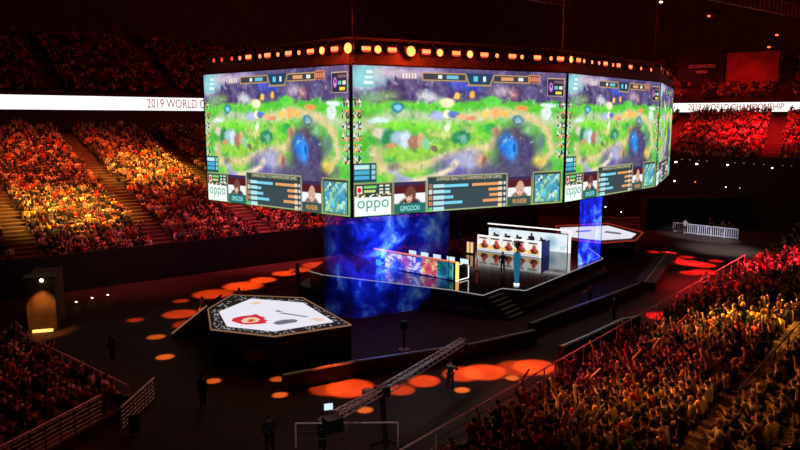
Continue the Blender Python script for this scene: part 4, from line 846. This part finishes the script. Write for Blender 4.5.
for k, (px, py, kd) in enumerate(((676, 162, 'cool_lamp'), (697, 164, 'cool_lamp'), (728, 165, 'cool_lamp'), (773, 168, 'cool_lamp'), (694, 200, 'cool_lamp'), (727, 187, 'cool_lamp'), (741, 188, 'cool_lamp'), (755, 188, 'cool_lamp'), (742, 205, 'cool_lamp'), (606, 207, 'cool_lamp'), (622, 212, 'cool_lamp'), (796, 207, 'cool_lamp'), (675, 181, 'cool_lamp'), (696, 182, 'red_lamp'))):
    work_lamp(px, py, wall_y(px), kd, f'small {"red" if kd == "red_lamp" else "white"} light on the far black drape, {ordn(sorted(x[0] for x in ((676,),(697,),(728,),(773,),(694,),(727,),(741,),(755,),(742,),(606,),(622,),(796,),(675,),(696,))).index(px)+1)} from the left', .22 if py == 200 else .13, 'lights on the far black drape')
xs = [682, 690, 699, 707, 735, 744, 754, 764, 783, 792]
for k, px in enumerate(xs): work_lamp(px, 159.5+.06*(px-682), wall_y(px), 'dim_lamp', f'faint pink bulb along the foot of the red stand, {ordn(k+1)} from the left', .09, 'bulbs along the red stand foot')
for k, (px, py) in enumerate(((33, 285), (76, 302), (92, 298), (107.7, 295))):
    work_lamp(px, py, (atz(px, py, .3) if k else LS.pt(s_at(LS, -.4, px), -.4)).y, 'warm_lamp', f'tiny white light at the wall under the orange crowd, {ordn(k+1)} from the left', .06, 'lights at the wall under the orange crowd')
for k, (px, py, kd, y) in enumerate(((661, 2, 'warm_lamp', 90), (709, 16, 'red_lamp', 92), (777, 35, 'red_lamp', 92), (769, 47, 'red_lamp', 92))):
    work_lamp(px, py, y, kd, ['warm white lamp high in the roof at top right', 'red lamp high in the roof, left of the pair', 'red lamp in the roof, upper one at far right', 'red lamp in the roof, lower one at far right'][k], .16)
sp_ = atz(404, 350, 0); spk = tag(empty('speaker_stand', sp_), 'slim black equipment pole behind the front barrier', 'stand'); MB().bar((0, 0, 0), (0, 0, 1.7), .06).build('pole', M['black'], spk); MB().box((0, 0, 1.5), (.35, .3, .5)).build('cabinet', M['black'], spk); MB().lathe([(.35, 0), (.35, .05), (.06, .1)], 10).build('base', M['grey'], spk)
dk0, dk1 = aty(648, 190, 86), aty(762, 190, 86)
cdk = tag(empty('control_platform', (dk0.x, 86, 0)), 'black raised control deck with a railing before the far drape', 'platform'); Ld = dk1.x-dk0.x
MB().box((Ld/2, 1.2, 2.0), (Ld, 2.4, 4.0)).build('deck', M['drape'], cdk); f = MB(); f.bar((0, 0, 5), (Ld, 0, 5), .03)
for k in range(9): f.bar((Ld*k/8, 0, 4), (Ld*k/8, 0, 5), .025, 4)
f.build('railing', M['truss'], cdk)
tb = atz(712, 232, 0)+Vector((0, 3.2, 0)); tbl = tag(empty('crew_table', tb), 'long white crew table behind the lit far right barriers', 'table'); MB().box((0, 0, .95), (5, .9, .08)).build('tabletop', M['barrier'], tbl)
for sx_ in (-2.3, 2.3):
    for sy_ in (-.35, .35): MB().bar((sx_, sy_, 0), (sx_, sy_, .92), .04).build('leg', M['grey'], tbl)
# red curtain and name sign on the upper right wall
cs = [s_at(UR, 5.0, px) for px in (724, 776)]; A_, B_ = UR.pt(cs[0], 5.0, 19.0), UR.pt(cs[1], 5.0, 19.0); d_ = B_-A_; L = d_.length; mbx = MB(); n = 40
for k in range(n):
    t0 = (k+.5)/n; p = A_+d_*t0; mbx.bar((p.x, p.y, 18.6), (p.x, p.y, 23.6), L/n*.62, 6)
tag(mbx.build('curtain', M['redcloth']), 'wide red lit curtain hanging above the far upper crowd', 'curtain')
ss = [s_at(UR, 5.0, px) for px in (676, 722)]; A_, B_ = UR.pt(ss[0], 5.0, 18.8), UR.pt(ss[1], 5.0, 18.8); d_ = B_-A_
sn = tag(empty('arena_sign', A_, math.atan2(d_.y, d_.x)), 'dark wall sign reading ACCORHOTELS ARENA above the far crowd', 'sign'); MB().box((d_.length/2, .1, 2.4), (d_.length, .16, 5.2)).build('board', M['banner'], sn)
text('lettering', 'ACCORHOTELS', .75, M['lettering'], sn, .01, (d_.length*.52, .005, 2.9), width=d_.length*.58); text('lettering', 'ARENA', .75, M['lettering'], sn, .01, (d_.length*.52, .005, 2.05), width=d_.length*.25)
# roof trusses
def roof_truss(a, b, label):
    r = tag(empty('roof_truss', a), label, 'truss'); a = Vector(a); b = Vector(b)-a; m = MB(); n = int(b.length/2); up = Vector((0, 0, 1.6))
    m.bar((0, 0, 0), b, .08).bar(up, b+up, .08)
    for k in range(n):
        p, q = b*(k/n), b*((k+1)/n); m.bar(p, q+up, .04, 4); m.bar(p+up, p, .04, 4)
    m.build('lattice', M['truss'], r)
for a, b, l in (((-50, 70, 27), (60, 70, 29), 'long dark roof truss crossing nearest above the screens'), ((-50, 88, 30), (75, 88, 31), 'long dark roof truss crossing second above the screens'), ((-50, 106, 33), (90, 106, 33), 'long dark roof truss crossing farthest above the screens'),
                ((20, 60, 24), (62, 110, 28), 'dark roof truss slanting back at upper right'), ((-4, 62, 25.5), (26, 110, 30), 'dark roof truss slanting back above the middle screen')): roof_truss(a, b, l)
hang = [(CN[1], 'left'), (CN[2], 'middle'), (CN[3], 'right')]
for p, w_ in hang: tag(MB().bar((p.x, p.y+2, ZT+1.7), (p.x, p.y+2, 39), .04, 6).build('hoist_cable', M['truss']), f'{w_} of the three hoist cables holding the video cube', 'cable', 'hoist cables of the video cube')

# ------------------------------------------------------------------ light
def spot(loc, tgt, e, col, ang, blend=.15, size=.2):
    l = bpy.data.lights.new('spot', 'SPOT'); l.energy = e; l.color = col; l.spot_size = ang; l.spot_blend = blend; l.shadow_soft_size = size
    o = bpy.data.objects.new('spot', l); COL.objects.link(o); o.location = loc; o.rotation_euler = (Vector(tgt)-Vector(loc)).to_track_quat('-Z', 'Y').to_euler(); return o
def under_cube(p):
    ins = False; n = len(CN)
    for i in range(n):
        a, b = CN[i], CN[(i+1) % n]
        if (a.y > p.y) != (b.y > p.y) and p.x < (b.x-a.x)*(p.y-a.y)/(b.y-a.y)+a.x: ins = not ins
    return ins
def pool(px, py, rx, ry, e, col):        # a lamp hung above that lights one disc of floor
    p = atz(px, py, 0); Rr = rx*p.y/FPX; H = 24.0
    if any(under_cube(p+Vector((dx, dy, 0))) for dx in (-1.2, 0, 1.2) for dy in (-1.2, 0, 1.2)): H = 6.5
    o_ = Vector((4, 8, 0) if px > 320 else (-4, -5, 0)) if H > 7 else Vector((0, .01, 0)); spot((p.x+o_.x, p.y+o_.y, H), p, e*(H/24)**2, col, 2*math.atan(Rr/H*1.08), .5, .08)
OR, AM, RD = (1, .085, .012), (1, .22, .03), (1, .012, .010)
PE = 470000
for px, py, rx, e, c in ((484, 372, 22, 1.3, OR), (463, 374, 20, 1, OR), (535, 367, 22, 1.1, OR), (518, 368, 22, .6, OR), (350, 388, 24, 1.2, OR), (330, 388, 20, .6, OR), (424, 381, 16, 1, OR), (401, 390, 14, .7, OR), (462, 390, 7.5, 1.2, AM), (365, 410, 8, 1, AM), (512, 378, 7, 1, AM),
                         (280, 395, 8, 1.1, AM), (278, 379, 8, .9, AM), (213, 381, 8, .9, AM), (165, 357, 9, 1, AM), (156, 337, 9, .8, AM), (135, 320, 8, .5, OR), (180, 314, 17, .8, OR), (190, 324, 17, .5, OR), (181, 301, 8, .5, OR), (213, 294, 20, .9, OR), (243, 286, 21, 1.3, OR), (263, 280, 14, 1.5, OR), (284, 273.5, 13, 1.2, OR), (300, 270, 12, .9, OR), (318, 265, 16, .9, OR),
                         (672, 259, 11, .9, RD), (690, 263, 14, 1.6, RD), (703, 265, 12, 1.5, RD), (704, 272, 13, 1.1, RD), (690, 273, 10, 1, RD), (716, 261, 7, .7, RD), (687, 257, 7, .7, RD), (655, 252, 8, .6, RD), (661, 316, 15, 1.3, RD), (685, 310, 11, 1.2, RD)):
    pool(px, py, rx, rx*.35, PE*e, c)
def LSp(s_, d): v = LS.pt(s_, d, LS.z0+LS.k*d+1); return v
# orange washes over the left crowd, from lamps hung high above it
def rim(tgt, e, col, ang): spot((tgt.x-12, tgt.y+13, tgt.z+13), tgt, e, col, ang, 1, .5)
def wash(tgt, up, e, col, ang, off=(4, -3)): spot((tgt.x+off[0], tgt.y+off[1], tgt.z+up), tgt, e, col, ang, 1, .6)
wash(LSp(-6.5, 9), 20, 190000, (1, .42, .045), .62, (6, -6)); wash(LSp(4.5, 18), 18, 175000, (1, .40, .045), .66, (5, -5)); wash(LSp(-16, 14), 18, 75000, (1, .30, .03), .7, (5, -5)); wash(LSp(13, 12), 18, 100000, (1, .28, .04), .7, (3, -4))
wash(LSp(-4, 18), 24, 120000, (1, .12, .03), 1.15, (6, -8)); wash(LSp(-3, 2), 20, 22000, (1, .10, .12), .9, (3, -3)); wash(LSp(10, 3), 18, 65000, (1, .08, .10), .9, (2, -3)); wash(LSp(24, 4), 16, 15000, (1, .05, .06), .9, (1, -3))
# red washes over the far stands
def FRp(s_, d): return FR.pt(s_, d, FR.z0+FR.k*d+1)
wash(FRp(-8, 9), 15, 110000, (1, .012, .02), 1.0, (-4, -8)); wash(FRp(8, 9), 15, 110000, (1, .012, .02), 1.0, (-4, -8)); wash(FRp(22, 9), 15, 60000, (1, .012, .02), .9, (-4, -8)); wash(UR.pt(4, 2.5, 18), 11, 7000, (1, .015, .015), 1.0, (-3, -6)); wash(UR.pt(-6, 2.5, 18), 11, 7000, (1, .015, .015), 1.0, (-3, -6))
# right near crowd: amber patches, red far edge
def hit(px, py):                         # where a sight line meets the near right rake
    r_ = ray(px, py); n_ = NR.n; C0 = Vector((0, 0, HC)); t = (NR.z0+1-NR.k*NR.P.dot(n_)-HC)/(r_.z-NR.k*(r_.x*n_.x+r_.y*n_.y)); return C0+r_*t
rim(hit(768, 312), 190000, (1, .38, .035), .36); rim(hit(725, 325), 56000, (1, .26, .03), .34); rim(hit(625, 398), 30000, (1, .32, .035), .32); rim(hit(705, 372), 15000, (1, .32, .03), .5); rim(hit(765, 410), 20000, (1, .30, .04), .5)
wash(hit(770, 315), 20, 28000, (1, .38, .035), .34, (5, -4)); wash(hit(620, 402), 18, 4500, (1, .34, .04), .3, (4, -4)); wash(hit(770, 410), 18, 3000, (1, .36, .04), .5, (4, -4))
wash(hit(758, 262), 20, 170000, (1, .02, .035), .62, (4, -4)); wash(hit(705, 290), 20, 30000, (1, .02, .03), .4, (4, -4)); rim(hit(575, 380), 24000, (1, .04, .05), .5); rim(hit(620, 350), 22000, (1, .05, .06), .7); rim(hit(690, 310), 44000, (1, .04, .03), .6); rim(hit(520, 425), 5000, (1, .12, .06), .6)
spot((-12, 34, 20), NL.pt(5, 5, 1.2), 4200, (1, .10, .09), .9, 1, .8)
wash(atz(690, 290, 1), 18, 26000, (1, .02, .015), .3, (3, -3))
# entrance downlight
spot(port.matrix_basis @ Vector((PL*.62, -.55, 3.3)), port.matrix_basis @ Vector((PL*.5, .0, 0)), 900, (1, .30, .04), 1.2, .6, .1)
# added fill spots for crane arm and rail, then cool light on far fence and floor
spot(tuple(cb+Vector((-6, -6, 14))), tuple(cb+pv_.lerp(tip, .5)), 4200, (.55, .95, 1), .42, .8, .4); spot((-4, 14, 15), tuple(atz(350, 446, 1.5)), 1500, (1, .8, .75), .5, .8, .4)
spot((40, 66, 12), atz(708, 234, .5), 38000, (.75, .82, 1), .36, .7, .4); spot((36, 60, 16), atz(725, 250, 0), 60000, (.8, .8, .9), .42, 1, .6)
# stage front light
spot((6, 36, 24), (7, 60, ZS), 9000, (.5, .6, 1), .5, 1, .5)
# added faint red fill over the whole bowl, no actual fixture
l = bpy.data.lights.new('bowl_fill', 'AREA'); l.energy = 1700; l.color = (1, .10, .07); l.shape = 'RECTANGLE'; l.size = 50; l.size_y = 60; lo = bpy.data.objects.new('bowl_fill', l); COL.objects.link(lo); lo.location = (2, 55, 36)
w = bpy.data.worlds.new('world'); SC.world = w; w.use_nodes = True; w.node_tree.nodes['Background'].inputs[0].default_value = (.012, .004, .004, 1); w.node_tree.nodes['Background'].inputs[1].default_value = .5

for x, y, e_ in ((2, 88, 9000), (24, 90, 6000), (58, 92, 2200)):  # added unseen red lights that tint the roof and back walls
    l = bpy.data.lights.new('roof_glow', 'POINT'); l.energy = e_; l.color = (1, .06, .04); l.shadow_soft_size = 2; lo = bpy.data.objects.new('roof_glow', l); COL.objects.link(lo); lo.location = (x, y, 25)
